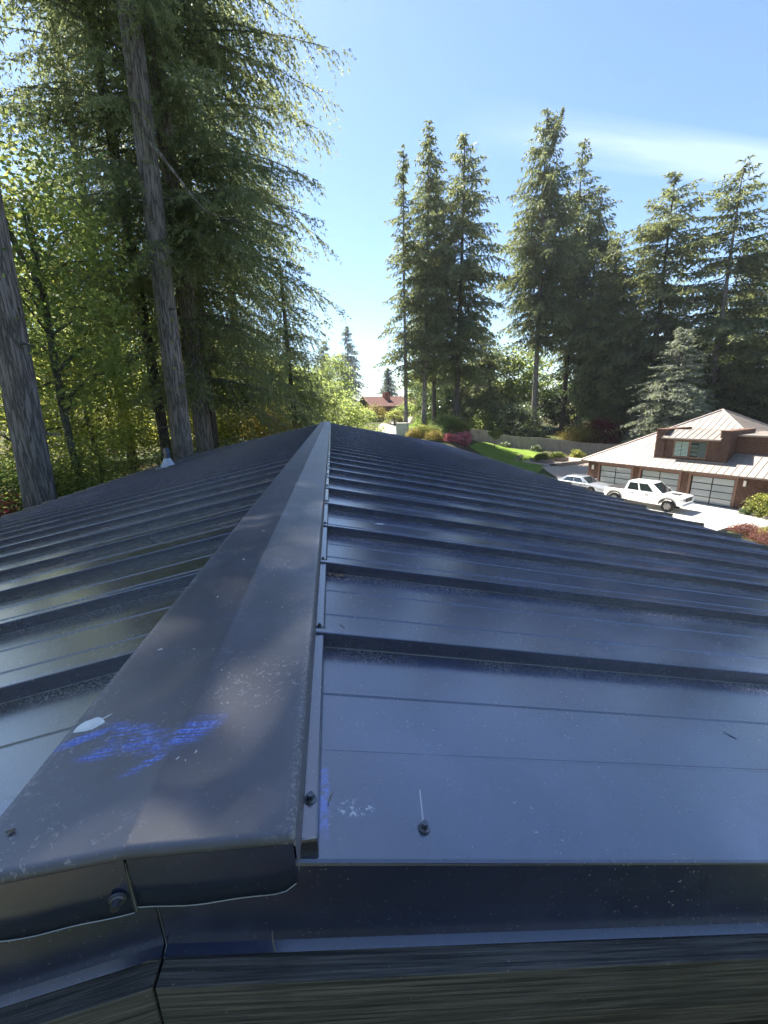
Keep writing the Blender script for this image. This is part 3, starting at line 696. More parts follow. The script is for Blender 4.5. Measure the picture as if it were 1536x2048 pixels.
def build_garage():
    g = empty('garage_house', GB, GA)
    tag(g, 'brown shingled garage house with hipped bronze metal roof and three glass doors', 'house')
    P = lambda mb, name, mat, parent=g, **k: mb.build(name, mat, parent, **k)
    doors = [(-7.2, -4.42), (-3.62, -0.83), (0.0, 2.66)]; DH = 2.03
    # front wall round the door openings
    mb = MB(); xs = [-8.15] + [q for d in doors for q in d] + [5.45]
    for i in range(0, len(xs), 2): mb.box(xs[i], xs[i + 1], 0, .2, -.4, DH)
    mb.box(-8.15, 5.45, 0, .2, DH, 2.5); P(mb, 'front_wall', M['shingle'])
    P(MB().box(5.45, 5.65, -.001, 13.5, -.4, 2.5), 'side_wall', M['shingle'])
    P(MB().box(-8.35, -8.15, -.001, 13.5, -.4, 2.5), 'side_wall', M['shingle'])
    P(MB().box(-8.15, 5.45, 13.3, 13.5, -.4, 2.5), 'back_wall', M['shingle'])
    for a, b in doors:
        fr = MB(); w = .17
        fr.box(a - w, a, -.035, .06, 0, DH + w); fr.box(b, b + w, -.035, .06, 0, DH + w); fr.box(a, b, -.035, .06, DH, DH + w)
        P(fr, 'door_trim', M['gtrim'])
        d = MB(); st = .055; n = 4; mid = (a + b) / 2; y0, y1 = .085, .13
        d.box(a, a + st, y0, y1, 0, DH); d.box(b - st, b, y0, y1, 0, DH); d.box(mid - st / 2, mid + st / 2, y0 - .002, y1, 0, DH)
        for k in range(n + 1):
            z = k * (DH - st) / n; d.box(a + st, b - st, y0 + .003, y1, z, z + st)
        dd = P(d, 'garage_door', M['doorframe'])
        pane = None
        for k in range(n):
            for s_ in (0, 1):
                x0, x1 = (a + st, mid - st / 2) if s_ == 0 else (mid + st / 2, b - st)
                z0 = k * (DH - st) / n + st; z1 = (k + 1) * (DH - st) / n
                pn = MB().box(x0, x1, y0 + .018, y0 + .03, z0, z1).build('pane', M['frost'], dd)
    # wall lamps
    for x, z0 in ((-7.82, 1.52), (3.25, 1.62)):
        lamp = P(MB().box(x - .10, x + .10, -.05, 0, z0, z0 + .5), 'wall_lamp', M['gutter'])
        MB().box(x - .075, x + .075, -.17, -.052, z0 + .06, z0 + .44).build('lamp_shade', M['lampglass'], lamp, bevel=.01)
        MB().box(x - .09, x + .09, -.18, -.052, z0 + .442, z0 + .49).build('lamp_cap', M['gutter'], lamp)
    # hipped roof, one folded sheet per panel
    TL, TR, Y0, Y1 = -8.7, 6.0, -.6, 14.1; AP = ((TL + TR) / 2, (Y0 + Y1) / 2, 6.65)
    zr = lambda k: 2.42 + SL * k
    n = 34; step = (TR - TL) / n
    for face in ('front', 'right'):
        for i in range(n):
            a = i * step; b = a + step; half = (TR - TL) / 2
            ha = min(a, 2 * half - a); hb = min(b, 2 * half - b)
            def pt(u, k, h=0.0):
                if face == 'front': return (TL + u, Y0 + k, zr(k) + h)
                return (TR - k, Y0 + u, zr(k) + h)
            poly = [pt(a, 0), pt(b, 0), pt(b, hb), pt(a, ha)]
            if hb < .01: poly = [pt(a, 0), pt(b, 0), pt(a, ha)]
            if ha < .01: poly = [pt(a, 0), pt(b, 0), pt(b, hb)]
            mb = MB(); k = len(poly)
            low = [(p[0], p[1], p[2] - .03) for p in poly]
            mb.add(poly + low, [tuple(range(k)), tuple(range(k, 2 * k))[::-1]] + [(q, (q + 1) % k, (q + 1) % k + k, q + k) for q in range(k)])
            if ha > .3:
                rw = .014; mb.add([pt(a - rw, -.01, .0), pt(a + rw, -.01, 0), pt(a + rw, ha, 0), pt(a - rw, ha, 0), pt(a - rw, -.01, .045), pt(a + rw, -.01, .045), pt(a + rw, ha, .045), pt(a - rw, ha, .045)],
                                  [(4, 5, 6, 7), (0, 1, 5, 4), (1, 2, 6, 5), (2, 3, 7, 6), (3, 0, 4, 7)])
            P(mb, 'roof_panel', M['groof'])
    P(MB().add([(TL, Y0, 2.42), (TL, Y1, 2.42), AP], [(0, 1, 2)]), 'roof_slope', M['groof'])
    P(MB().add([(TL, Y1, 2.42), (TR, Y1, 2.42), AP], [(0, 1, 2)]), 'roof_slope', M['groof'])
    for c in ((TL, Y0), (TR, Y0), (TL, Y1), (TR, Y1)):
        P(MB().tube([(c[0], c[1], 2.43), (AP[0], AP[1], AP[2] + .02)], .085, 8), 'hip_cap', M['gcap'])
    # eave fascia, soffit, gutter, downspout
    P(MB().box(TL + .03, TR - .03, Y0 + .02, Y1, 2.30, 2.385), 'soffit', M['gtrim'])
    P(MB().box(TL, TR, Y0 - .10, Y0 - .005, 2.30, 2.41), 'gutter', M['gutter'], bevel=.02)
    P(MB().box(TR + .005, TR + .10, Y0, Y1, 2.30, 2.41), 'gutter', M['gutter'], bevel=.02)
    P(MB().tube([(4.95, -.55, 2.3), (4.95, -.1, 2.1), (4.95, -.07, 0.0)], .045, 8), 'downspout', M['gutter'])
    # dormer on the front slope
    dm = MB(); dm.prism([(.55, 2.95), (.55, 4.72), (1.6, 5.16), (4.2, 5.17), (4.2, 4.9)], -2.38, 1.15, 'x'); dorm = P(dm, 'dormer', M['shingle'])
    rp = MB()
    nn = 9; x0, x1 = -2.5, 1.3
    for i in range(nn):
        a = x0 + (x1 - x0) * i / nn; b = x0 + (x1 - x0) * (i + 1) / nn
        sh = MB(); sh.prism([(.22, 4.66), (.22, 4.72), (1.62, 5.27), (1.62, 5.21)], a + .006, b - .006, 'x'); sh.prism([(.22, 4.72), (.22, 4.765), (1.62, 5.315), (1.62, 5.27)], a - .014, a + .014, 'x')
        sh.build('dormer_roof_panel', M['groof'], dorm)
    MB().box(-2.55, 1.35, .15, .222, 4.60, 4.72).build('dormer_gutter', M['gcap'], dorm, bevel=.015)
    for a, b in ((-3.1, -2.385), (1.155, 1.80)):           # shingled side wings in lapped courses
        pl = MB(); k = 11; z0, z1 = 2.9, 5.28
        for i in range(k):
            za = z0 + (z1 - z0) * i / k; zb = z0 + (z1 - z0) * (i + 1) / k
            yb = 4.45
            pl.prism([(.44, za), (.50, zb), (yb, zb), (yb, za)], a + .004 * (i % 2), b - .004 * (i % 2), 'x')
        pl.box(a - .03, b + .03, .42, 4.5, 5.281, 5.34); pl.build('dormer_wing', M['shingle'], dorm)
    MB().box(-3.1, 1.8, .40, .50, 2.93, 3.06).build('dormer_sill', M['gcap'], dorm)
    for a, b, mt in ((-1.68, -.72, 'louver'), (-.58, .42, 'louver_dark')):
        wn = MB(); t_ = .08
        wn.box(a - t_, b + t_, .49, .56, 3.2, 3.3); wn.box(a - t_, b + t_, .49, .56, 4.45, 4.55); wn.box(a - t_, a, .49, .56, 3.3, 4.45); wn.box(b, b + t_, .49, .56, 3.3, 4.45)
        wo = P(wn, 'window', M['gtrim'])
        MB().box(a, b, .525, .535, 3.3, 4.45).build('pane', M['glass'], wo)
        for i in range(11):
            z = 3.33 + i * .101
            for h in (0, 1):
                xa, xb = (a + .02, (a + b) / 2 - .015) if h == 0 else ((a + b) / 2 + .015, b - .02)
                if mt == 'louver_dark' and h == 0 and i % 3 == 0: continue
                MB().prism([(.497, z), (.502, z), (.52, z + .075), (.515, z + .075)], xa, xb, 'x').build('slat', M[mt], wo)
    # low shingled wing over the right slope
    wg = MB(); wg.prism([(1.6, 2.9), (1.6, 4.9), (6.5, 4.9), (6.5, 2.9)], .6, 5.2, 'x'); w = P(wg, 'side_dormer', M['shingle'])
    MB().box(.4, 5.4, 1.4, 6.7, 4.9, 5.02).build('side_dormer_roof', M['groof'], w)
    return g
build_garage()

# ------------------------------------------------------------------ vehicles
M['carwhite'] = simple('white_car_paint', (0.78, 0.78, 0.77), .25, .5, 0, .02, 2, coat=.8)
M['cargrey'] = simple('grey_car_paint', (0.32, 0.34, 0.38), .25, .5, .3, .04, 2, coat=.8)
M['rubber'] = simple('black_rubber', (0.02, 0.02, 0.021), .75, .3)
M['blackplastic'] = simple('black_plastic', (0.025, 0.025, 0.027), .55, .4)
M['rim'] = simple('grey_alloy', (0.22, 0.22, 0.23), .35, .5, .8)
M['headlight'] = glass('headlight_lens', (0.35, 0.36, 0.38), .08, .9)
def arch(cx, r, z0, n=9):
    a0 = math.asin(max(-1, min(1, (z0 - 0.40) / r)))
    return [(cx + r * math.cos(a0 + (math.pi - 2 * a0) * i / n), 0.40 + r * math.sin(a0 + (math.pi - 2 * a0) * i / n)) for i in range(n + 1)]
def wheel(parent, x, y_, r=.385, w=.25):
    n = 24; mb = MB(); prof = [(r * .62, -w / 2), (r * .93, -w / 2), (r, -w * .36), (r, w * .36), (r * .93, w / 2), (r * .62, w / 2)]
    v = [(q * math.cos(6.2832 * i / n), s_, q * math.sin(6.2832 * i / n)) for q, s_ in prof for i in range(n)]
    f = [(k * n + i, k * n + (i + 1) % n, ((k + 1) % 6) * n + (i + 1) % n, ((k + 1) % 6) * n + i) for k in range(6) for i in range(n)]
    mb.add(v, f); wo = mb.build('wheel', M['rubber'], parent, smooth=2, loc=(x, y_, r))
    rm = MB(); sg = 1 if y_ > 0 else -1
    for k in range(6):
        a = k * math.pi / 3; c_, s_ = math.cos(a), math.sin(a); q = r * .64
        p = [(.05 * c_ - .03 * s_, .05 * s_ + .03 * c_), (q * c_ - .055 * s_, q * s_ + .055 * c_), (q * c_ + .055 * s_, q * s_ - .055 * c_), (.05 * c_ + .03 * s_, .05 * s_ - .03 * c_)]
        rm.prism(p, sg * w * .30, sg * w * .40, 'y')
    rm.tube([(0, -w * .15, 0), (0, w * .15, 0)], r * .63, 20); rm.build('rim', M['rim'], wo)
def vehicle(name, loc, rz, paint, label, cat, spec):
    root = empty(name, loc, rz); tag(root, label, cat)
    prof, cabb, cabt, hw, chw, axles, zb, zt = [spec[k] for k in ('prof', 'cabb', 'cabt', 'hw', 'chw', 'axles', 'zb', 'zt')]
    body = MB().prism(prof, -hw, hw, 'y').build('body', paint, root, bevel=.045, smooth=2, seg=3)
    # glasshouse
    x0, x1 = cabb; x2, x3 = cabt; a, b = chw
    v = [(x0, -a, zb), (x1, -a, zb), (x1, a, zb), (x0, a, zb), (x2, -b, zt), (x3, -b, zt), (x3, b, zt), (x2, b, zt)]
    MB().add(v, [(0, 3, 2, 1), (4, 5, 6, 7), (0, 1, 5, 4), (1, 2, 6, 5), (2, 3, 7, 6), (3, 0, 4, 7)]).build('cab', paint, root, bevel=.05, smooth=2, seg=3)
    def face_pt(q, u, w, out):
        p = [Vector(v[i]) for i in q]; n = (p[1] - p[0]).cross(p[3] - p[0]).normalized()
        return p[0].lerp(p[1], u).lerp(p[3].lerp(p[2], u), w) + n * out
    def win(q, u0, u1, w0, w1, nm='window', skew=(0, 0)):
        c_ = [face_pt(q, u0, w0, .006), face_pt(q, u1, w0, .006), face_pt(q, u1 + skew[1], w1, .006), face_pt(q, u0 + skew[0], w1, .006)]
        c2 = [face_pt(q, u0, w0, -.02), face_pt(q, u1, w0, -.02), face_pt(q, u1 + skew[1], w1, -.02), face_pt(q, u0 + skew[0], w1, -.02)]
        MB().add(c_ + c2, [(0, 1, 2, 3), (7, 6, 5, 4), (0, 4, 5, 1), (1, 5, 6, 2), (2, 6, 7, 3), (3, 7, 4, 0)]).build(nm, M['glass'], root)
    for u0, u1 in spec['sides']:
        win((0, 1, 5, 4), u0, u1, .16, .86); win((2, 3, 7, 6), 1 - u1, 1 - u0, .16, .86)
    win((1, 2, 6, 5), .07, .93, .12, .9, 'windscreen'); win((3, 0, 4, 7), .1, .9, .2, .85, 'rear_window')
    for ax in axles:
        for sg in (-1, 1): wheel(root, ax, sg * (hw - .10), spec.get('wr', .385))
    nose = max(p[0] for p in prof)
    for sg in (-1, 1):
        MB().box(nose - .16, nose - .01, min(sg * .52, sg * (hw - .05)), max(sg * .52, sg * (hw - .05)), spec['lz'], spec['lz'] + .17).build('headlight', M['headlight'], root, bevel=.03)
        MB().box(spec['mx'] - .06, spec['mx'] + .06, min(sg * (hw - .02), sg * (hw + .19)), max(sg * (hw - .02), sg * (hw + .19)), zb + .06, zb + .24).build('mirror', paint, root, bevel=.03)
        for hx in spec['handles']: MB().box(hx - .09, hx + .09, min(sg * hw, sg * (hw + .03)), max(sg * hw, sg * (hw + .03)), zb - .16, zb - .12).build('door_handle', M['blackplastic'], root, bevel=.008)
    MB().box(nose - .1, nose + .02, -.50, .50, spec['lz'] - .10, spec['lz'] + .15).build('grille', M['blackplastic'], root, bevel=.02)
    MB().box(nose - .2, nose + .06, -hw + .05, hw - .05, .42, .60).build('bumper', spec['bump'], root, bevel=.05)
    return root, hw
pk = [(2.60, .50), (2.66, .80), (2.60, 1.06), (2.35, 1.10), (1.40, 1.16), (-2.64, 1.13), (-2.68, .6), (-2.60, .52)] + arch(-1.83, .50, .50)[::-1] + [(-1.2, .44), (1.1, .44)] + arch(1.74, .50, .50)[::-1]
th = math.atan2(-.8913, .4519)
tr, thw = vehicle('pickup_truck', (22.90, 25.90, -6.975), th, M['carwhite'], 'white crew cab pickup truck parked on the concrete driveway', 'pickup truck',
    dict(prof=pk, cabb=(-1.22, 1.42), cabt=(-1.02, .50), hw=.94, chw=(.90, .72), axles=(1.74, -1.83), zb=1.12, zt=1.83, sides=((.08, .40), (.45, .80)), lz=.86, mx=.95, handles=(-.55, .40), bump=M['carwhite']))
for ax in (1.74, -1.83):
    for sg in (-1, 1):
        pts = [(ax + .53 * math.cos(a), sg * .945, .40 + .53 * math.sin(a)) for a in np.linspace(.15, math.pi - .15, 12)]
        MB().tube(pts, .05, 6).build('wheel_flare', M['blackplastic'], tr)
MB().box(-2.60, -1.22, -.80, .80, 1.131, 1.15).build('bed_cover', M['blackplastic'], tr)
MB().box(1.55, 2.15, -.28, .28, 1.085, 1.165).build('hood_scoop', M['blackplastic'], tr, bevel=.03)
cr = [(2.25, .30), (2.32, .55), (2.22, .76), (1.15, .95), (-1.6, 1.0), (-2.25, .96), (-2.32, .55), (-2.25, .32)] + arch(-1.38, .40, .32)[::-1] + [(-.85, .24), (.9, .24)] + arch(1.38, .40, .32)[::-1]
vehicle('sedan', (21.2, 31.3, -6.975), th, M['cargrey'], 'grey sedan parked behind the white pickup truck', 'car',
    dict(prof=cr, cabb=(-1.75, 1.15), cabt=(-.95, .35), hw=.89, chw=(.84, .62), axles=(1.38, -1.38), zb=.93, zt=1.43, sides=((.15, .5), (.53, .85)), lz=.60, mx=.75, handles=(-.4, .5), bump=M['cargrey'], wr=.33))

# ------------------------------------------------------------------ fence, raised beds, cabinet, far house
M['fencewood'] = wood('silvered_fence_wood', (0.27, 0.22, 0.19), (0.44, 0.37, 0.32), (8, 8, 1), .4)
M['bedwood'] = wood('raised_bed_wood', (0.22, 0.17, 0.13), (0.38, 0.31, 0.25), (2, 20, 20), .4)
M['soil'] = simple('garden_soil', (0.06, 0.043, 0.03), .95, .1, 0, .3, 8, .6, 30)
def fence():
    pts = [Vector(p) for p in ((46.0, 44.6, 0), (41.5, 47.6, 0), (36.9, 51.0, 0), (33.0, 55.4, 0), (29.2, 59.4, 0), (25.8, 62.4, 0), (21.8, 64.8, 0))]
    root = empty('board_fence', (29.2, 59.4, gz(29.2, 59.4))); tag(root, 'weathered vertical board fence along the far side of the lawn', 'fence')
    inv = -Vector(root.location); r_ = random.Random(5)
    cur = []; 
    for a, b in zip(pts, pts[1:]):
        n = max(1, round((b - a).length / 2.4))
        cur += [a.lerp(b, i / n) for i in range(n)]
    cur.append(pts[-1])
    for i, q in enumerate(cur):
        z = gz(q.x, q.y); z = max(z, -7)
        MB().box(-.065, .065, -.065, .065, -.3, 1.95).build('post', M['fencewood'], root, loc=(q.x + inv.x, q.y + inv.y, z + inv.z)).rotation_euler = (0, 0, .6)
        if i == len(cur) - 1: break
        e = cur[i + 1]; d = e - q; ln = d.length; ze = max(gz(e.x, e.y), -7); mb = MB(); nb = int(ln / .14)
        for k in range(nb):
            x = .07 + k * (ln - .14) / nb; h = 1.80 + r_.uniform(-.015, .015); zz = (ze - z) * (x / ln); yy = r_.uniform(-.005, .005)
            mb.box(x, x + .132, yy - .012, yy + .012, zz + .06, zz + h)
        mb.prism([(.0, 1.80), (ln, 1.80 + ze - z), (ln, 1.87 + ze - z), (.0, 1.87)], -.045, .045, 'y')
        o = mb.build('fence_boards', M['fencewood'], root, loc=(q.x + inv.x, q.y + inv.y, z + inv.z)); o.rotation_euler = (0, 0, math.atan2(d.y, d.x)); o['kind'] = 'stuff'
fence()
def raised_bed(x, y_, w, d, h, rz, label):
    z = gz(x, y_); r = empty('raised_bed', (x, y_, z), rz); tag(r, label, 'raised bed', 'timber raised beds by the lawn')
    for (a, b, c_, e) in ((-w / 2, w / 2, -d / 2, -d / 2 + .05), (-w / 2, w / 2, d / 2 - .05, d / 2), (-w / 2, -w / 2 + .05, -d / 2 + .051, d / 2 - .051), (w / 2 - .05, w / 2, -d / 2 + .051, d / 2 - .051)):
        for k in range(2): MB().box(a, b, c_, e, -.2 if k == 0 else h / 2 + .003, h / 2 if k == 0 else h).build('plank', M['bedwood'], r)
    MB().box(-w / 2 + .051, w / 2 - .051, -d / 2 + .051, d / 2 - .051, 0, h - .07).build('soil', M['soil'], r)
raised_bed(27.1, 49.0, 2.6, 1.4, .55, GA, 'timber raised bed with leafy greens, nearest the lawn')
raised_bed(29.6, 49.6, 2.4, 1.4, .55, GA, 'timber raised bed between the lawn bed and the fence')
raised_bed(29.9, 45.6, 7.2, .35, .4, math.radians(22), 'long low timber wall between the raised beds and the gravel court')
raised_bed(25.2, 51.6, 4.6, .35, .4, math.radians(58), 'low timber wall along the edge of the lawn')
M['cabinet'] = simple('cream_cabinet_paint', (0.60, 0.57, 0.50), .5, .4, 0, .08, 2)
def cabinet(x, y_):
    z = gz(x, y_); r = empty('utility_cabinet', (x, y_, z), math.radians(-22)); tag(r, 'cream utility cabinet standing on its pad beside the lane', 'utility cabinet')
    MB().box(-.85, .85, -.6, .6, -.3, .08).build('pad', M['concrete'], r)
    MB().box(-.75, .75, -.5, .5, .081, 1.55).build('body', M['cabinet'], r, bevel=.03)
    MB().box(-.80, .80, -.55, .55, 1.551, 1.64).build('lid', M['cabinet'], r, bevel=.02)
    for a, b in ((-.72, -.01), (.01, .72)):
        d = MB().box(a, b, -.52, -.501, .15, 1.5).build('door', M['cabinet'], r, bevel=.006)
        MB().box((a + b) / 2 - .02, (a + b) / 2 + .02, -.55, -.521, .75, .95).build('handle', M['galv'], d)
cabinet(9.5, 53.6)
M['farroof'] = simple('rust_brown_roof', (0.11, 0.05, 0.038), .8, .2, 0, .2, 2); M['brick'] = simple('red_brick', (0.26, 0.085, 0.06), .85, .2, 0, .2, 5); M['farwall'] = simple('brown_wall', (0.20, 0.115, 0.085), .8)
def far_house():
    r = empty('far_house', (15.8, 112, -1.4), .35); tag(r, 'rust brown roofed house with brick chimney beyond the lane', 'house')
    MB().box(-7, 7, -4, 4, -3, 2.3).build('wall', M['farwall'], r)
    rf = MB().prism([(-5, 2.1), (0, 4.6), (5, 2.1), (5, 2.3), (0, 4.85), (-5, 2.3)], -7.8, 7.8, 'x').build('roof', M['farroof'], r)
    MB().box(-1.9, -.3, -1.6, -.4, 3.2, 5.9).build('chimney', M['brick'], rf)
    for x in (-4.5, -.5, 3.5):
        w = MB().box(x - .8, x + .8, -4.06, -4.0, .3, 1.7).build('window', M['farwall'], r); MB().box(x - .7, x + .7, -4.09, -4.061, .4, 1.6).build('pane', M['glass'], w)
far_house()

# ------------------------------------------------------------------ vegetation
def nrm(a): return a / (np.linalg.norm(a, axis=-1, keepdims=True) + 1e-9)
def sprays(rng, c, d, ln, wd):
    s = nrm(np.cross(d, rng.normal(size=d.shape))) * (wd * 0.5)[:, None]
    b = c - d * (ln * .12)[:, None]
    return np.stack([b + s, b - s, c + d * ln[:, None]], 1)
def kites(rng, c, ln, wd, up=0.6):
    d = rng.normal(size=c.shape); d[:, 2] *= .55; d[:, 2] -= .15; d = nrm(d)
    n = rng.normal(size=c.shape); n[:, 2] = np.abs(n[:, 2]) + up; s = nrm(np.cross(d, n)) * (wd * .5)[:, None]
    md = c + d * (ln * .42)[:, None]
    tip = c + d * ln[:, None]; tip[:, 2] -= ln * .12
    return np.stack([c, md + s, tip, md - s], 1)

def conifer(seed, zb, zt, R, nb, spacing, sl, sw, hang=.5, per=2, thin=.15, strag=.1, prof=.55, coarse_above=None, up=.15, density=5.5, wood_r=.03, skirt=None):
    """needle sprays and limb wood of a conifer whose stem runs up z; returns (P, var, limbs MB)"""
    rng = np.random.default_rng(seed); Ps = []; Vs = []; limbs = MB()
    q = rng.random(nb) ** .85; zs = zt - (zt - zb) * q
    for z in zs:
        t = (zt - z) / (zt - zb)
        Lb = R * min(1.0, (t + .02) / prof) ** .72 * rng.uniform(.6, 1.08)
        if t > .88: Lb *= rng.uniform(.45, .95)
        if rng.random() < strag: Lb *= rng.uniform(1.15, 1.4)
        if rng.random() < thin: Lb *= rng.uniform(.3, .6)
        Lb = max(Lb, .25)
        az = rng.uniform(0, 2 * math.pi)
        if skirt is not None and not skirt(z, az): continue
        o = np.array([math.cos(az), math.sin(az), 0]); s0 = np.array([-o[1], o[0], 0])
        a = up + .55 * max(0, .35 - t) - .25 * max(0, t - .6); dr = rng.uniform(.25, .5) * (.35 + .65 * min(1, t * 1.4))
        cz = coarse_above is not None and z > coarse_above
        sp_, l_, w_ = (spacing * 2.6, sl * 1.9, sw * 2.4) if cz else (spacing, sl, sw)
        mN = max(4, int(Lb * density * (.55 if cz else 1)))
        s = np.clip(np.linspace(.10, 1, mN) + rng.normal(0, .02, mN), .05, 1.0)
        bend = rng.normal(0, .10) * Lb
        base = np.array([0, 0, z]) + np.outer(s * Lb, o) + np.outer(s * s * bend, s0); base[:, 2] += Lb * (a * s - dr * s * s)
        sd = np.where(np.arange(mN) % 2 == 0, 1., -1.) * rng.uniform(.5, 1.1, mN)
        l2 = (.10 + .42 * (1 - s) ** .8 * np.minimum(1, s * 3.5)) * Lb ** .8 * rng.uniform(.6, 1.2, mN) + .10
        h = hang * rng.uniform(.3, 1.3, mN)
        d = nrm(np.outer(np.full(mN, .75), o) + np.outer(sd * .8, s0) + np.stack([np.zeros(mN), np.zeros(mN), -h], 1))
        cnt = np.maximum(2, (l2 / sp_).astype(int)); idx = np.repeat(np.arange(mN), cnt)
        f = (np.arange(cnt.sum()) - np.repeat(np.cumsum(cnt) - cnt, cnt) + rng.random(cnt.sum())) / cnt[idx]
        pos = base[idx] + d[idx] * (l2[idx] * f)[:, None]; pos[:, 2] -= h[idx] * .45 * l2[idx] * f * f
        for k in range(per):
            dd = nrm(d[idx] * .9 + rng.normal(0, .55, (len(idx), 3)) + np.array([0, 0, -.35 * hang]))
            n_ = len(idx)
            Ps.append(sprays(rng, pos + rng.normal(0, .02, (n_, 3)), dd, l_ * rng.uniform(.6, 1.25, n_), w_ * rng.uniform(.7, 1.2, n_)))
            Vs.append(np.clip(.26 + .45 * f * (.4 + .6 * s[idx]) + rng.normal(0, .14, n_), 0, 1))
        if not cz:
            k = 5; ss = np.linspace(0, .92, k)
            pts = [(o[0] * x * Lb + s0[0] * x * x * bend, o[1] * x * Lb + s0[1] * x * x * bend, z + Lb * (a * x - dr * x * x)) for x in ss]
            limbs.tube(pts, [max(.005, wood_r * .55 * Lb ** .5 * (1 - .8 * x)) for x in ss], 4, False)
    return np.concatenate(Ps), np.concatenate(Vs), limbs

def stem(base_z, top_z, r0, r1, lean=(0, 0), n=12, k=14, wob=.03, seed=0, flare=1.25):
    rng = random.Random(seed); pts = []; rad = []
    px_ = rng.uniform(0, 6); 
    for i in range(k + 1):
        t = i / k; z = base_z + (top_z - base_z) * t
        pts.append((lean[0] * (z - base_z) + wob * math.sin(px_ + 5 * t) * min(1, t * 3), lean[1] * (z - base_z) + wob * math.cos(px_ + 4 * t) * min(1, t * 3), z))
        rr = r0 + (r1 - r0) * t
        if t < .06: rr *= flare - (flare - 1) * t / .06
        rad.append(rr)
    return MB().tube(pts, rad, n, True)

def shear(P, lean, z0=0.0):
    P = P.copy(); dz = P[..., 2] - z0; P[..., 0] += lean[0] * dz; P[..., 1] += lean[1] * dz; return P

def tree_root(name, x, y_, label, cat, group=None, z=None):
    r = empty(name, (x, y_, gz(x, y_) - .05 if z is None else z)); tag(r, label, cat, group); return r

# --- tall firs close on the left
def near_fir(x, y_, r0, r1, H, zb, R, lean, seed, label, nb=170, spacing=.15, coarse=None, hang=.8, stubs=0, mat='fir_near', barkm='bark', skirt=None, sl=.20, sw=.05, per=2, density=6.5, prof=.35, nside=28, ksteps=40):
    r = tree_root('fir_tree', x, y_, label, 'tree', 'tall firs beside the left eave')
    tr_ = stem(-.3, H, r0, r1, lean, nside, ksteps, .04, seed).build('trunk', M[barkm], r, smooth=True)
    P, v, limbs = conifer(seed, zb, H + .6, R, nb, spacing, sl, sw, hang, per, .15, .12, prof, coarse, density=density, skirt=skirt)
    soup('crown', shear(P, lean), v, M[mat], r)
    lb = limbs; lb.v = [(a + lean[0] * c, b + lean[1] * c, c) for a, b, c in lb.v]
    lo = lb.build('limbs', M['bark'], r); lo['kind'] = 'stuff'
    rng = random.Random(seed)
    for i in range(stubs):
        z = rng.uniform(2, 15); a = rng.uniform(0, 6.28); rad = r0 + (r1 - r0) * z / H; l = rng.uniform(.06, .35)
        c = (lean[0] * z, lean[1] * z); p0 = (c[0] + (rad - .05) * math.cos(a), c[1] + (rad - .05) * math.sin(a), z)
        p1 = (c[0] + (rad + l) * math.cos(a), c[1] + (rad + l) * math.sin(a), z + rng.uniform(-.08, .03))
        MB().tube([p0, p1], [.035, .015], 6).build('branch_stub', M['bark'], tr_)
    return r, tr_
near_fir(-6.15, 8.85, .30, .14, 29, 15.5, 4.6, (.034, .023), 1, 'stout leaning fir trunk rising beside the left eave, red flowered shrub at its foot', nb=330, coarse=8, spacing=.19, stubs=5)
rB, tB = near_fir(-4.95, 14.25, .335, .18, 33, 15.5, 3.6, (.0175, .006), 2, 'tall grey fir with bare pale trunk standing just past the roof vent', nb=150, coarse=19, spacing=.2, stubs=26)
# long bare bent branch of that trunk
MB().tube([(.16 + .25, -.15, 11.3), (.75, -.35, 10.9), (1.15, -.5, 10.35), (1.5, -.6, 9.85), (1.9, -.7, 9.4), (2.5, -.75, 9.2), (3.1, -.8, 9.15)], [.06, .05, .04, .034, .026, .018, .008], 7).build('bare_branch', M['bark_pale'], tB)
near_fir(-5.15, 17.35, .36, .20, 31, 4.6, 5.6, (.0095, .003), 3, 'huge drooping fir with wide hanging branches behind the bare grey trunk', nb=430, coarse=21, spacing=.10, hang=.8, sl=.13, sw=.042, per=3, prof=.22, density=8, stubs=4)
near_fir(-6.75, 17.7, .21, .12, 27, 8.2, 3.8, (-.010, -.004), 4, 'slim dark fir trunk standing left of the bare grey trunk', nb=120, coarse=19, hang=.8, spacing=.14, sl=.15, per=3, barkm='bark_dark', stubs=6)
near_fir(-5.5, 20.0, .22, .12, 28, 6.0, 4.6, (.020, .006), 5, 'slim dark fir behind the huge drooping fir', nb=150, coarse=21, spacing=.13, barkm='bark_dark', hang=.8, sl=.16, per=3)
near_fir(-13.2, 15.6, .26, .14, 26, 8.0, 4.6, (-.01, 0), 6, 'fir hung with yellowish branches behind the mossy maple', nb=110, coarse=18, spacing=.15, barkm='bark_dark', hang=.8)
near_fir(-12.5, 27, .28, .15, 30, 9.0, 4.2, (0, 0), 7, 'fir deep in the left grove behind the slim dark trunk', nb=90, coarse=22, spacing=.18, barkm='bark_dark', hang=.8)
near_fir(-5.6, 28.5, .30, .15, 27, 3.0, 5.2, (0, 0), 8, 'dense fir at the far end of the left grove', nb=190, coarse=20, spacing=.17, barkm='bark_dark', hang=.8, sl=.22, sw=.065)
near_fir(-1.9, 25.6, .20, .08, 12.5, 1.4, 2.9, (-.03, 0), 9, 'dark hanging cedar closing the grove beyond the ridge end', nb=230, spacing=.12, barkm='bark_dark', hang=1.4, sl=.2, sw=.05, prof=.5)

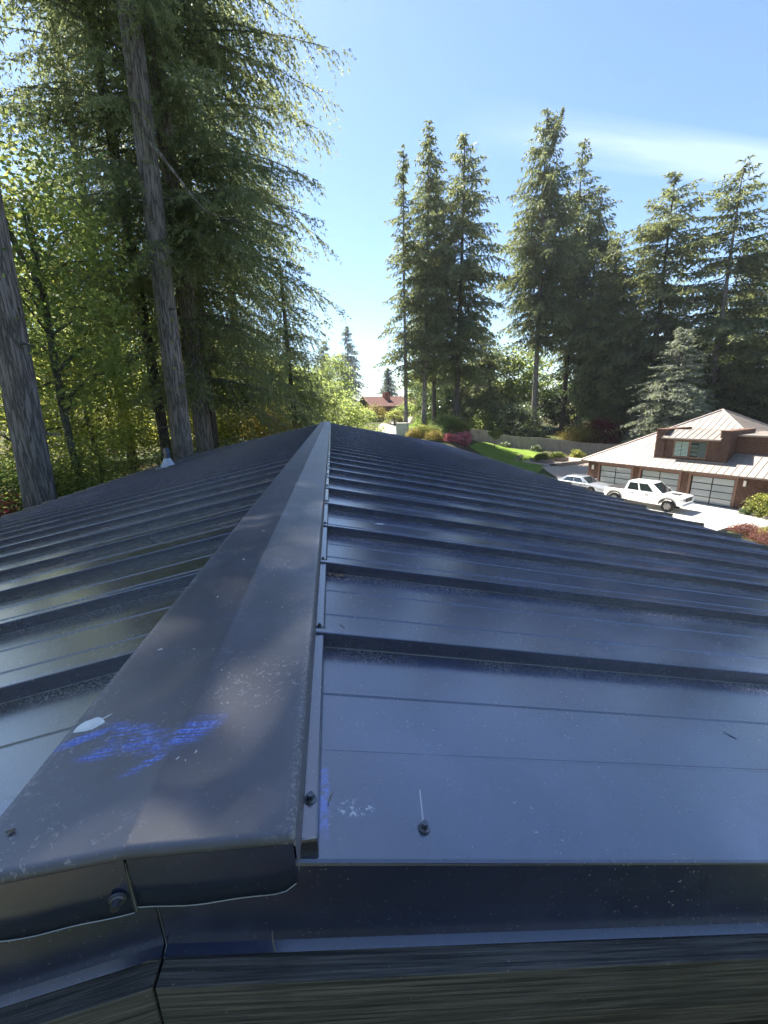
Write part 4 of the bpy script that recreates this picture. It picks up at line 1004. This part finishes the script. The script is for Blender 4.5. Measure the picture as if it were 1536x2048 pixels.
# unseen firs added behind the near gable to keep seam faces and drip edge dark
added_rear_fir, _t = near_fir(-3.0, -11.5, .27, .12, 26, 1.2, 4.6, (0, 0), 220, 'unseen fir added behind the near gable to darken the metal faces', nb=330, coarse=1, spacing=.2, nside=10, ksteps=8, prof=.7)
added_rear_fir['group'] = 'added light blocking firs behind the near gable'
for k_, (x_, y__, s__) in enumerate([(-9.5, -8.0, .95), (3.5, -10.0, .9), (9.5, -12.0, 1.05), (-15.0, -3.0, 1.0), (15.5, -8.0, 1.0), (.5, -17.0, 1.1), (7.0, -18.0, 1.1)]):
    c_ = added_rear_fir.copy(); col.objects.link(c_); c_.location = (x_, y__, gz(x_, y__) - .05); c_.rotation_euler = (0, 0, 1.3 * k_ + .7); c_.scale = (s__, s__, s__)
    for ch in list(added_rear_fir.children):
        if ch.name.startswith('trunk') or ch.name.startswith('crown') or ch.name.startswith('limbs'):
            d_ = ch.copy(); col.objects.link(d_); d_.parent = c_
# --- broadleaf trees
def broadleaf(seed, zc, rx, rz, nclump, nleaf, ln, wd, clump_r=.5, shell=.55, lo=-.9):
    rng = np.random.default_rng(seed)
    d = nrm(rng.normal(size=(nclump, 3))); rad = shell + (1 - shell) * rng.random(nclump) ** .6
    C = d * rad[:, None] * np.array([rx, rx, rz]); C[:, 2] = np.maximum(C[:, 2], lo * rz)
    C += rng.normal(0, .12 * rx, C.shape); C[:, 2] += zc
    idx = rng.integers(0, nclump, nleaf)
    sz = rng.uniform(.6, 1.35, nclump)
    off = rng.normal(size=(nleaf, 3)) * (clump_r * sz[idx])[:, None] * np.array([1, 1, .55])
    c = C[idx] + off
    tone = rng.normal(.42, .16, nclump)
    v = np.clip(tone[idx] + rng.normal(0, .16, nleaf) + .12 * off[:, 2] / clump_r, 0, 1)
    return kites(rng, c, ln * rng.uniform(.6, 1.3, nleaf), wd * rng.uniform(.7, 1.2, nleaf)), v, C
def maple(x, y_, H, zc, rx, rz, seed, label, mat='maple', nclump=90, nleaf=26000, ln=.13, wd=.10, stems=1, barkm='bark_green', r0=.12, lean=(0, 0), group=None, name='maple_tree', clump=.5, cat='tree'):
    r = tree_root(name, x, y_, label, cat, group)
    P, v, C = broadleaf(seed, zc, rx, rz, nclump, nleaf, ln, wd, clump)
    soup('crown', P, v, M[mat], r)
    rng = random.Random(seed)
    for s_ in range(stems):
        ln_ = (lean[0] + rng.uniform(-.05, .05) * (stems > 1), lean[1] + rng.uniform(-.05, .05) * (stems > 1))
        t = stem(-.3, zc + rz * .5, r0, r0 * .35, ln_, 10, 14, .10, seed + s_)
        for k in range(10):
            c = C[rng.randrange(len(C))]; z0 = max(zc - rz * .9, min(c[2] - .6, zc)); p0 = (ln_[0] * z0, ln_[1] * z0, z0)
            md = ((p0[0] + c[0]) / 2, (p0[1] + c[1]) / 2, (p0[2] + c[2]) / 2 + .25); t.tube([p0, md, tuple(c)], [r0 * .4, r0 * .25, r0 * .08], 5, False)
        t.build('trunk', M[barkm], r, smooth=True)
    return r
GL = 'leafy trees of the left grove'
maple(-6.1, 10.75, 9, 6.4, 1.5, 3.3, 11, 'twin stemmed mossy maple with bright green leaves beside the left eave', nclump=60, nleaf=6500, ln=.12, wd=.085, stems=2, r0=.085, lean=(-.028, -.015), group=GL, clump=.42)
maple(-9.3, 13.4, 11, 6.5, 3.2, 5.0, 12, 'broad sunlit maple behind the stout leaning trunk', nclump=130, nleaf=12000, ln=.15, wd=.11, r0=.14, group=GL, mat='limeleaf')
maple(-10.4, 19.4, 11, 6.0, 3.0, 4.6, 13, 'bright green maple behind the slim dark fir trunk', nclump=120, nleaf=12000, ln=.15, wd=.11, r0=.12, group=GL)
maple(-13.5, 23.5, 10, 5.0, 4.0, 4.6, 14, 'tall lime green maple deep in the left grove', nclump=130, nleaf=12000, ln=.2, wd=.15, r0=.18, group=GL, mat='limeleaf', clump=.7)
maple(-9.4, 25.4, 12, 5.5, 3.8, 5.0, 15, 'sunlit maple showing between the grey and the dark fir trunks', nclump=110, nleaf=15000, ln=.19, wd=.14, r0=.16, group=GL, mat='limeleaf', clump=.65)
maple(-7.0, 30.8, 10, 4.5, 3.6, 4.2, 16, 'yellow green maple under the dense fir at the far end', nclump=100, nleaf=22000, ln=.2, wd=.15, r0=.14, group=GL, mat='limeleaf', clump=.6)
maple(-18, 34, 12, 5, 5.5, 5, 17, 'large green maple at the back of the left grove', nclump=130, nleaf=26000, ln=.28, wd=.22, r0=.25, group=GL, clump=.9)
maple(-2.6, 36.5, 9, 4.0, 3.6, 3.8, 19, 'soft green tree behind the hanging cedar', nclump=100, nleaf=20000, ln=.2, wd=.16, r0=.14, group=GL, clump=.6)

# --- shrubs
def shrub(x, y_, rx, h, seed, label, mat, n=9000, ln=.10, wd=.07, name='shrub', group=None, nclump=60, clump=None, z=None, cat='shrub'):
    r = tree_root(name, x, y_, label, cat, group, z)
    rng = np.random.default_rng(seed)
    d = nrm(rng.normal(size=(nclump, 3))); d[:, 2] = np.abs(d[:, 2])
    C = d * (.62 + .38 * rng.random(nclump) ** .5)[:, None] * np.array([rx, rx, h * .88]); C += rng.normal(0, .08 * rx, C.shape); C[:, 2] = np.maximum(C[:, 2] + .05 * h, .08 * h)
    cr = clump or .24 * rx
    idx = rng.integers(0, nclump, n); off = rng.normal(size=(n, 3)) * cr * np.array([1, 1, .6])
    c = C[idx] + off; c[:, 2] = np.maximum(c[:, 2], .03)
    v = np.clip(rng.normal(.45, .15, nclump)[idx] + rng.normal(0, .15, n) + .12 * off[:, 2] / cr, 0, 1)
    soup('foliage', kites(rng, c, ln * rng.uniform(.6, 1.3, n), wd * rng.uniform(.7, 1.2, n)), v, M[mat], r)
    st = MB(); rr = random.Random(seed)
    for k in range(7):
        q = C[rr.randrange(nclump)]; st.tube([(rr.uniform(-.1, .1) * rx, rr.uniform(-.1, .1) * rx, -.1), (q[0] * .5, q[1] * .5, q[2] * .55), tuple(q)], [.04 * rx, .025 * rx, .01 * rx], 5, False)
    st.build('stems', M['bark_dark'], r)
    return r
GS = 'shrubs along the left eave'
shrub(-5.9, 10.6, 1.5, 3.0, 31, 'low lime green lace leaf shrub just past the left eave', 'limeleaf', 16000, .09, .04, group=GS)
shrub(-7.3, 10.2, 1.5, 2.9, 32, 'sunny green shrub between the leaning trunk and the maple stems', 'maple', 12000, .09, .07, group=GS)
shrub(-7.0, 8.6, 1.1, 2.1, 33, 'dark shrub with red flowers at the foot of the leaning trunk', 'redleaf', 5000, .07, .06, group=GS)
shrub(-7.5, 7.5, 1.3, 2.6, 34, 'pale green shrub left of the leaning trunk', 'limeleaf', 9000, .09, .07, group=GS)
shrub(-5.6, 16.0, 1.3, 2.9, 35, 'dull green twiggy shrub behind the roof vent', 'greyleaf', 10000, .09, .06, group=GS)
shrub(-4.4, 18.4, 1.6, 3.6, 36, 'grey green leafy shrub below the huge drooping fir', 'greyleaf', 14000, .11, .06, group=GS)
shrub(-3.3, 21.6, 2.0, 5.2, 37, 'tall yellow green shrub in sun before the hanging cedar', 'goldleaf', 18000, .11, .07, group=GS)
shrub(-4.9, 23.2, 2.0, 4.8, 38, 'lime green bush behind the drooping fir', 'limeleaf', 14000, .12, .09, group=GS)
shrub(-.7, 23.6, 1.7, 4.9, 39, 'dense dark evergreen bush at the far end of the ridge', 'darkleaf', 16000, .12, .08, group=GS)
shrub(.9, 28.5, 1.6, 4.2, 40, 'light green bush right behind the far ridge end', 'maple', 14000, .12, .08, group=GS)
shrub(2.3, 33.5, 1.8, 3.9, 41, 'yellow green bush beyond the far ridge end', 'limeleaf', 12000, .14, .1, group=GS)
shrub(4.3, 41.0, 1.7, 2.9, 42, 'leafy light green laurel before the lane', 'maple', 10000, .15, .1, group=GS)
shrub(1.0, 45, 3.2, 5.5, 43, 'large rounded green bush left of the lane', 'maple', 14000, .2, .14, group=GS)
# bare twigs in front of the grey trunk
tw = tree_root('dry_bush', -4.75, 15.2, 'bare dry bush with pale twigs in front of the grey trunk', 'bush'); mb = MB(); rr = random.Random(9)
for k in range(26):
    a = rr.uniform(0, 6.28); l = rr.uniform(1.6, 3.6); sx, sy = math.cos(a) * rr.uniform(.2, .9), math.sin(a) * rr.uniform(.2, .9)
    mb.tube([(0, 0, 0), (sx * .5, sy * .5, l * .55), (sx * 1.3, sy * 1.3, l * .9), (sx * 2.0, sy * 2.0, l * rr.uniform(.8, 1.05))], [.016, .011, .007, .003], 4, False)
mb.build('twigs', M['twig'], tw)['kind'] = 'stuff'

# --- the tall firs across the garden: six shapes, each tree its own object
def far_fir(x, y_, H, zb, R, seed, label, nb=150, lean=(0, 0), mat='fir', barkm='bark', r0=.42, hang=.8, spacing=.26, sl=.55, sw=.19, strag=.16, prof=.5, per=2, density=4.2, group='tall firs across the garden', twin=False, thin=.2, skirt=None, name='fir_tree', z=None):
    r = tree_root(name, x, y_, label, 'tree', group, z)
    stem(-.4, H - .8, r0, .05, lean, 10, 16, .08, seed).build('trunk', M[barkm], r, smooth=True)
    P, v, limbs = conifer(seed, zb, H, R * 1.12, int(nb * 1.55), spacing, sl, sw, hang, per, thin, strag, prof, None, density=density, wood_r=.035, skirt=skirt)
    P = shear(P, lean)
    if twin:
        rng = np.random.default_rng(seed + 99); n = 700; q = rng.random(n); c = np.stack([.5 + 1.9 * q, 0 * q, H - 6 + 6.2 * q], 1)
        d = nrm(rng.normal(size=(n, 3)) + np.array([.2, 0, .4])); P2 = sprays(rng, c + rng.normal(0, .25, (n, 3)) * (1.1 - q)[:, None], d, np.full(n, .5), np.full(n, .15)); P = np.concatenate([P, shear(P2, lean)]); v = np.concatenate([v, rng.random(n) * .6])
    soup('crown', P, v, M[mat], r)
    limbs.v = [(a + lean[0] * c, b + lean[1] * c, c) for a, b, c in limbs.v]; limbs.build('limbs', M['bark_dark'], r)['kind'] = 'stuff'
    return r
far_fir(10.9, 58.7, 35.2, 6.5, 2.9, 51, 'slender fir with thin pale trunk and long left branches behind the cabinet', 120, barkm='bark_pale', r0=.30, strag=.28, thin=.35, prof=.7)
far_fir(13.8, 59.8, 38.0, 7.5, 3.7, 52, 'tallest dense fir beside the slender pale trunked fir', 210, lean=(.018, 0), barkm='bark_pale', r0=.36)
far_fir(16.6, 64.5, 35.5, 8.0, 3.4, 53, 'dark fir standing between two taller firs', 150, r0=.38, barkm='bark_dark')
far_fir(18.7, 59.6, 37.8, 8.0, 5.0, 54, 'broad dark fir with thick trunk beside the shrub bed', 200, lean=(.012, 0), r0=.50, barkm='bark_dark', strag=.22, hang=.85)
far_fir(34.4, 66.0, 46.5, 15.0, 5.6, 55, 'towering twin topped fir behind the big rhododendron', 250, lean=(-.026, 0), r0=.50, hang=1.0, twin=True)
far_fir(41.3, 68.8, 44.5, 13.0, 4.4, 56, 'tall fir second from the twin topped fir', 190, lean=(-.012, 0), r0=.5, barkm='bark_dark')
far_fir(43.4, 67.5, 38.5, 11.0, 4.8, 57, 'shorter wide fir behind the red maple', 190, r0=.45, lean=(.01, 0), barkm='bark')
far_fir(42.2, 60.2, 29.0, 5.0, 5.0, 58, 'dense dark fir with low skirts left of the blue spruce', 260, r0=.42, hang=.9)
far_fir(46.2, 54.8, 34.5, 5.0, 5.4, 59, 'round topped open fir behind the blue spruce', 170, r0=.48, strag=.25, prof=.32, hang=.45, thin=.3, lean=(-.02, 0), barkm='bark_dark')
far_fir(51.0, 49.6, 34.0, 4.0, 6.0, 60, 'open sparse fir rising behind the garage roof', 170, r0=.45, strag=.2, hang=.5, thin=.3, lean=(-.025, .01))
far_fir(60.0, 55.0, 25.0, 2.0, 5.5, 61, 'lower fir filling the wood behind the garage', 200, hang=.7)
far_fir(50.5, 57.5, 20.0, 1.0, 5.0, 62, 'bushy young fir between the spruce and the open fir', 200, hang=.6)
far_fir(62.0, 46.0, 27.0, 2.0, 6.0, 63, 'fir at the right end of the wood behind the garage', 190, hang=.6)
far_fir(41.4, 45.4, 15.6, .6, 4.6, 64, 'pale blue spruce standing beside the garage roof', 330, mat='spruce', hang=.25, spacing=.24, sl=.36, sw=.12, prof=.75, strag=.06, thin=.1, per=2, density=3.4, group=None, r0=.25, name='blue_spruce')
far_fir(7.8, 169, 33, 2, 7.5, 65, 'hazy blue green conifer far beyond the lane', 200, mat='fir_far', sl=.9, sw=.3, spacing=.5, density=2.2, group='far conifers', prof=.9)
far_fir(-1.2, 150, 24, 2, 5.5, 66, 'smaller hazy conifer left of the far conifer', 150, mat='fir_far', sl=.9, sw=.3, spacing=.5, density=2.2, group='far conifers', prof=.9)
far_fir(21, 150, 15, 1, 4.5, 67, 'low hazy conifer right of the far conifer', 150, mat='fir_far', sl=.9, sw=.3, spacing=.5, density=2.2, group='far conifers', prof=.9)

far_fir(57.5, 42.5, 31.0, 2.0, 6.0, 68, 'full fir at the edge of the wood right of the open fir', 190, hang=.6, strag=.2)
far_fir(48.5, 62.0, 27.0, 2.0, 5.2, 69, 'fir filling the gap behind the round topped fir', 190, hang=.7)
far_fir(27.5, 74.0, 19.0, 2.0, 4.5, 70, 'shorter fir in the gap left of the twin topped fir', 170, hang=.7)
# --- understorey and the wood behind the fence: three crowns shared by many trees
und = [broadleaf(70 + i, 5.6 + i * .8, 4.2, 5.0 + i * .6, 70, 6500, .42, .32, .85, .5) for i in range(3)]
und_me = [[soup('crown', P, v, M[mt], False) for mt in ('darkleaf', 'maple')] for P, v, C in und]
und_st = stem(-.3, 8, .16, .05, (0, 0), 8, 8, .15, 3).mesh('trunk'); und_st.materials.append(M['bark_dark'])
spots = [(1, 96, 0, 1), (-3, 110, 1, 1), (24, 96, 2, 0), (20, 84, 0, 1), (27, 84, 1, 0), (33, 80, 2, 0), (37, 86, 0, 1), (42, 82, 1, 0), (47, 78, 2, 0), (51, 72, 0, 1), (55, 66, 1, 0), (58, 62, 2, 0),
         (63, 58, 0, 0), (66, 50, 1, 1), (38, 78, 2, 1), (45, 72, 0, 0), (49, 64, 1, 1), (53, 60, 2, 0), (57, 52, 0, 0), (30, 92, 1, 0), (26, 118, 2, 1), (-4, 70, 0, 1), (-9, 55, 1, 1), (-14, 45, 2, 0), (-3, 100, 1, 1), (1, 120, 2, 1), (28, 108, 0, 1), (70, 44, 1, 0), (22, 76, 2, 0), (-20, 60, 0, 0)]
rr = random.Random(77)
for x, y_, k, mt in spots:
    r = tree_root('woodland_tree', x, y_, ('dark' if mt == 0 else 'sunlit green') + ' leafy understorey tree in the wood behind the garden', 'tree', 'understorey trees, ' + ('dark' if mt == 0 else 'sunlit'))
    r.rotation_euler = (0, 0, rr.uniform(0, 6.28)); s_ = rr.uniform(.8, 1.25); r.scale = (s_, s_, s_ * rr.uniform(.85, 1.15))
    link('crown', und_me[k][mt], None, r); link('trunk', und_st, None, r)

# --- garden planting on the right
GG = 'garden shrubs round the lawn'
shrub(31.8, 68.5, 4.6, 6.2, 81, 'big dark rhododendron behind the left end of the fence', 'greyleaf', 16000, .34, .17, group=GG, nclump=110, clump=.75)
shrub(27.2, 70.0, 2.6, 4.6, 82, 'lighter green shrub left of the big rhododendron', 'maple', 9000, .28, .17, group=GG)
shrub(11.3, 50.8, 1.2, 1.5, 83, 'low light green shrub right of the utility cabinet', 'limeleaf', 6000, .14, .09, group=GG)
shrub(13.4, 51.2, 1.3, 1.7, 84, 'rounded green shrub in the bed below the firs', 'maple', 6000, .15, .1, group=GG)
shrub(12.5, 48.6, .9, 1.1, 85, 'small golden shrub at the front of the fir bed', 'goldleaf', 5000, .12, .08, group=GG)
shrub(10.4, 49.8, .9, 1.0, 86, 'small golden green shrub beside the cabinet pad', 'goldleaf', 4500, .12, .08, group=GG)
shrub(16.2, 56.5, 1.7, 2.6, 87, 'upright green shrub at the foot of the thick trunked fir', 'maple', 7000, .2, .13, group=GG)
shrub(14.9, 49.2, 1.0, .95, 88, 'pink flowering azalea before the fence end', 'pinkleaf', 1500, .2, .15, group=GG, name='azalea', nclump=15, clump=.24)
shrub(16.9, 49.9, .95, 1.7, 89, 'taller deep pink azalea beside the lower pink azalea', 'pinkleaf', 1700, .2, .15, group=GG, name='azalea', nclump=15, clump=.26)
shrub(18.0, 55.0, 1.2, 2.4, 90, 'golden green shrub at the left end of the fence', 'limeleaf', 6000, .16, .1, group=GG)
shrub(37.6, 57.6, 2.7, 3.4, 91, 'yellow orange azalea behind the fence', 'goldleaf', 9000, .2, .13, group=GG, name='azalea')
shrub(40.6, 56.8, 2.2, 4.4, 92, 'red leaved maple behind the fence beside the yellow azalea', 'redleaf', 9000, .2, .14, group=GG, name='red_maple', cat='tree')
shrub(33.4, 51.2, .8, 1.2, 93, 'small green shrub against the right part of the fence', 'limeleaf', 4000, .14, .09, group=GG)
shrub(30.4, 56.8, .7, .9, 94, 'small dark shrub against the middle of the fence', 'darkleaf', 3500, .14, .09, group=GG)
shrub(27.0, 60.3, .8, .9, 95, 'small dark shrub against the fence left of the young tree', 'darkleaf', 3500, .14, .09, group=GG)
shrub(27.1, 49.0, .75, .8, 96, 'leafy salad plants growing in the bed nearest the lawn', 'limeleaf', 3500, .14, .1, z=gz(27.1, 49) + .42, name='bed_plants', cat='plants')
shrub(29.6, 49.6, .7, .75, 97, 'green plants growing in the bed by the fence', 'maple', 3500, .14, .1, z=gz(29.6, 49.6) + .42, name='bed_plants', cat='plants')
shrub(54.5, 34.5, 3.6, 7.2, 98, 'cream flowering dogwood behind the right end of the garage roof', 'bloom', 12000, .25, .2, name='dogwood', cat='tree', nclump=80)
maple(22.8, 54.2, 2.9, 2.3, .75, .75, 99, 'slim young tree standing alone on the lawn', 'limeleaf', 26, 2600, .13, .1, 1, 'bark_pale', .045, name='young_tree', clump=.2)
p = gp(4.85, .75); shrub(p.x, p.y, .85, 1.55, 101, 'bright green bush against the garage wall beside the third door', 'limeleaf', 6000, .11, .08, z=-7.0)
p = gp(4.0, 1.0); shrub(p.x, p.y, .4, .42, 102, 'low grey green plant at the corner of the concrete', 'greyleaf', 2500, .08, .05, z=-6.97)
for i, (t_, o_, mt, lb, rx, h) in enumerate([(5.55, 5.9, 'heather', 'reddish heather at the driveway edge bed', .7, .5), (6.6, 5.7, 'limeleaf', 'yellow green grass tuft between the heathers', .6, .5), (7.9, 5.4, 'heather', 'dark red barberry at the end of the driveway bed', .8, .8), (7.0, 6.8, 'heather', 'low reddish heather behind the grass tuft', .8, .5), (8.6, 6.6, 'goldleaf', 'small golden plant in the driveway bed', .6, .5)]):
    p = gp(t_, o_); shrub(p.x, p.y, rx, h, 110 + i, lb, mt, 4000, .08, .04, z=-7.0)
shrub(9.6, 92.0, 2.6, 3.4, 120, 'orange tinted bush in front of the far house', 'goldleaf', 5000, .3, .2, group='bushes along the lane', nclump=30)
shrub(6.4, 84.0, 2.2, 2.6, 121, 'green bush left of the orange bush by the lane', 'maple', 5000, .28, .2, group='bushes along the lane', nclump=30)
shrub(12.6, 80.0, 1.8, 2.9, 122, 'lime green bush beside the lane before the slender fir', 'limeleaf', 5000, .25, .18, group='bushes along the lane', nclump=26)
shrub(17.5, 96.0, 2.4, 2.4, 123, 'green bush across the lane from the orange bush', 'maple', 5000, .3, .2, group='bushes along the lane', nclump=30)
# boulders by the garage bed
M['stone'] = simple('grey_boulder', (0.34, 0.30, 0.27), .85, .2, 0, .25, 3, .6, 14, bdist=.03)
def boulder(x, y_, z, s, seed, label):
    bm = bmesh.new(); bmesh.ops.create_icosphere(bm, subdivisions=3, radius=1); rng = np.random.default_rng(seed); ph = rng.random((4, 3)) * 6; dr = rng.normal(size=(4, 3))
    for v in bm.verts:
        k = 1 + .12 * sum(math.sin(2.3 * float(np.dot(dr[i], v.co)) + ph[i][0]) for i in range(4)); v.co = Vector((v.co.x * s[0], v.co.y * s[1], v.co.z * s[2])) * k
    me = bpy.data.meshes.new('boulder'); bm.to_mesh(me); bm.free()
    for q in me.polygons: q.use_smooth = True
    o = link('boulder', me, M['stone']); o.location = (x, y_, z + s[2] * .4); tag(o, label, 'boulder', 'boulders in the garden beds')
p = gp(4.5, 1.15); boulder(p.x, p.y, -7, (.38, .26, .2), 1, 'grey boulder in front of the bright green bush')
p = gp(5.3, 1.3); boulder(p.x, p.y, -7, (.45, .3, .25), 2, 'larger grey boulder right of the bright green bush')
boulder(25.6, 45.2, -6.9, (.5, .4, .25), 3, 'pale boulder at the corner of the lawn and the gravel')

# ------------------------------------------------------------------ the summer air between the far trees
hz = NT('haze_air')
vol = hz.n('ShaderNodeVolumePrincipled', {'Color': (0.86, 0.92, 1.0, 1), 'Density': 0.00020, 'Anisotropy': 0.25})
hz.t.links.new(vol.outputs[0], hz.out.inputs['Volume'])
tag(MB().box(-425, 425, -125, 905, -9.5, 52).build('haze', hz.mat), 'pale summer haze filling the air over the garden', 'haze', kind='stuff')
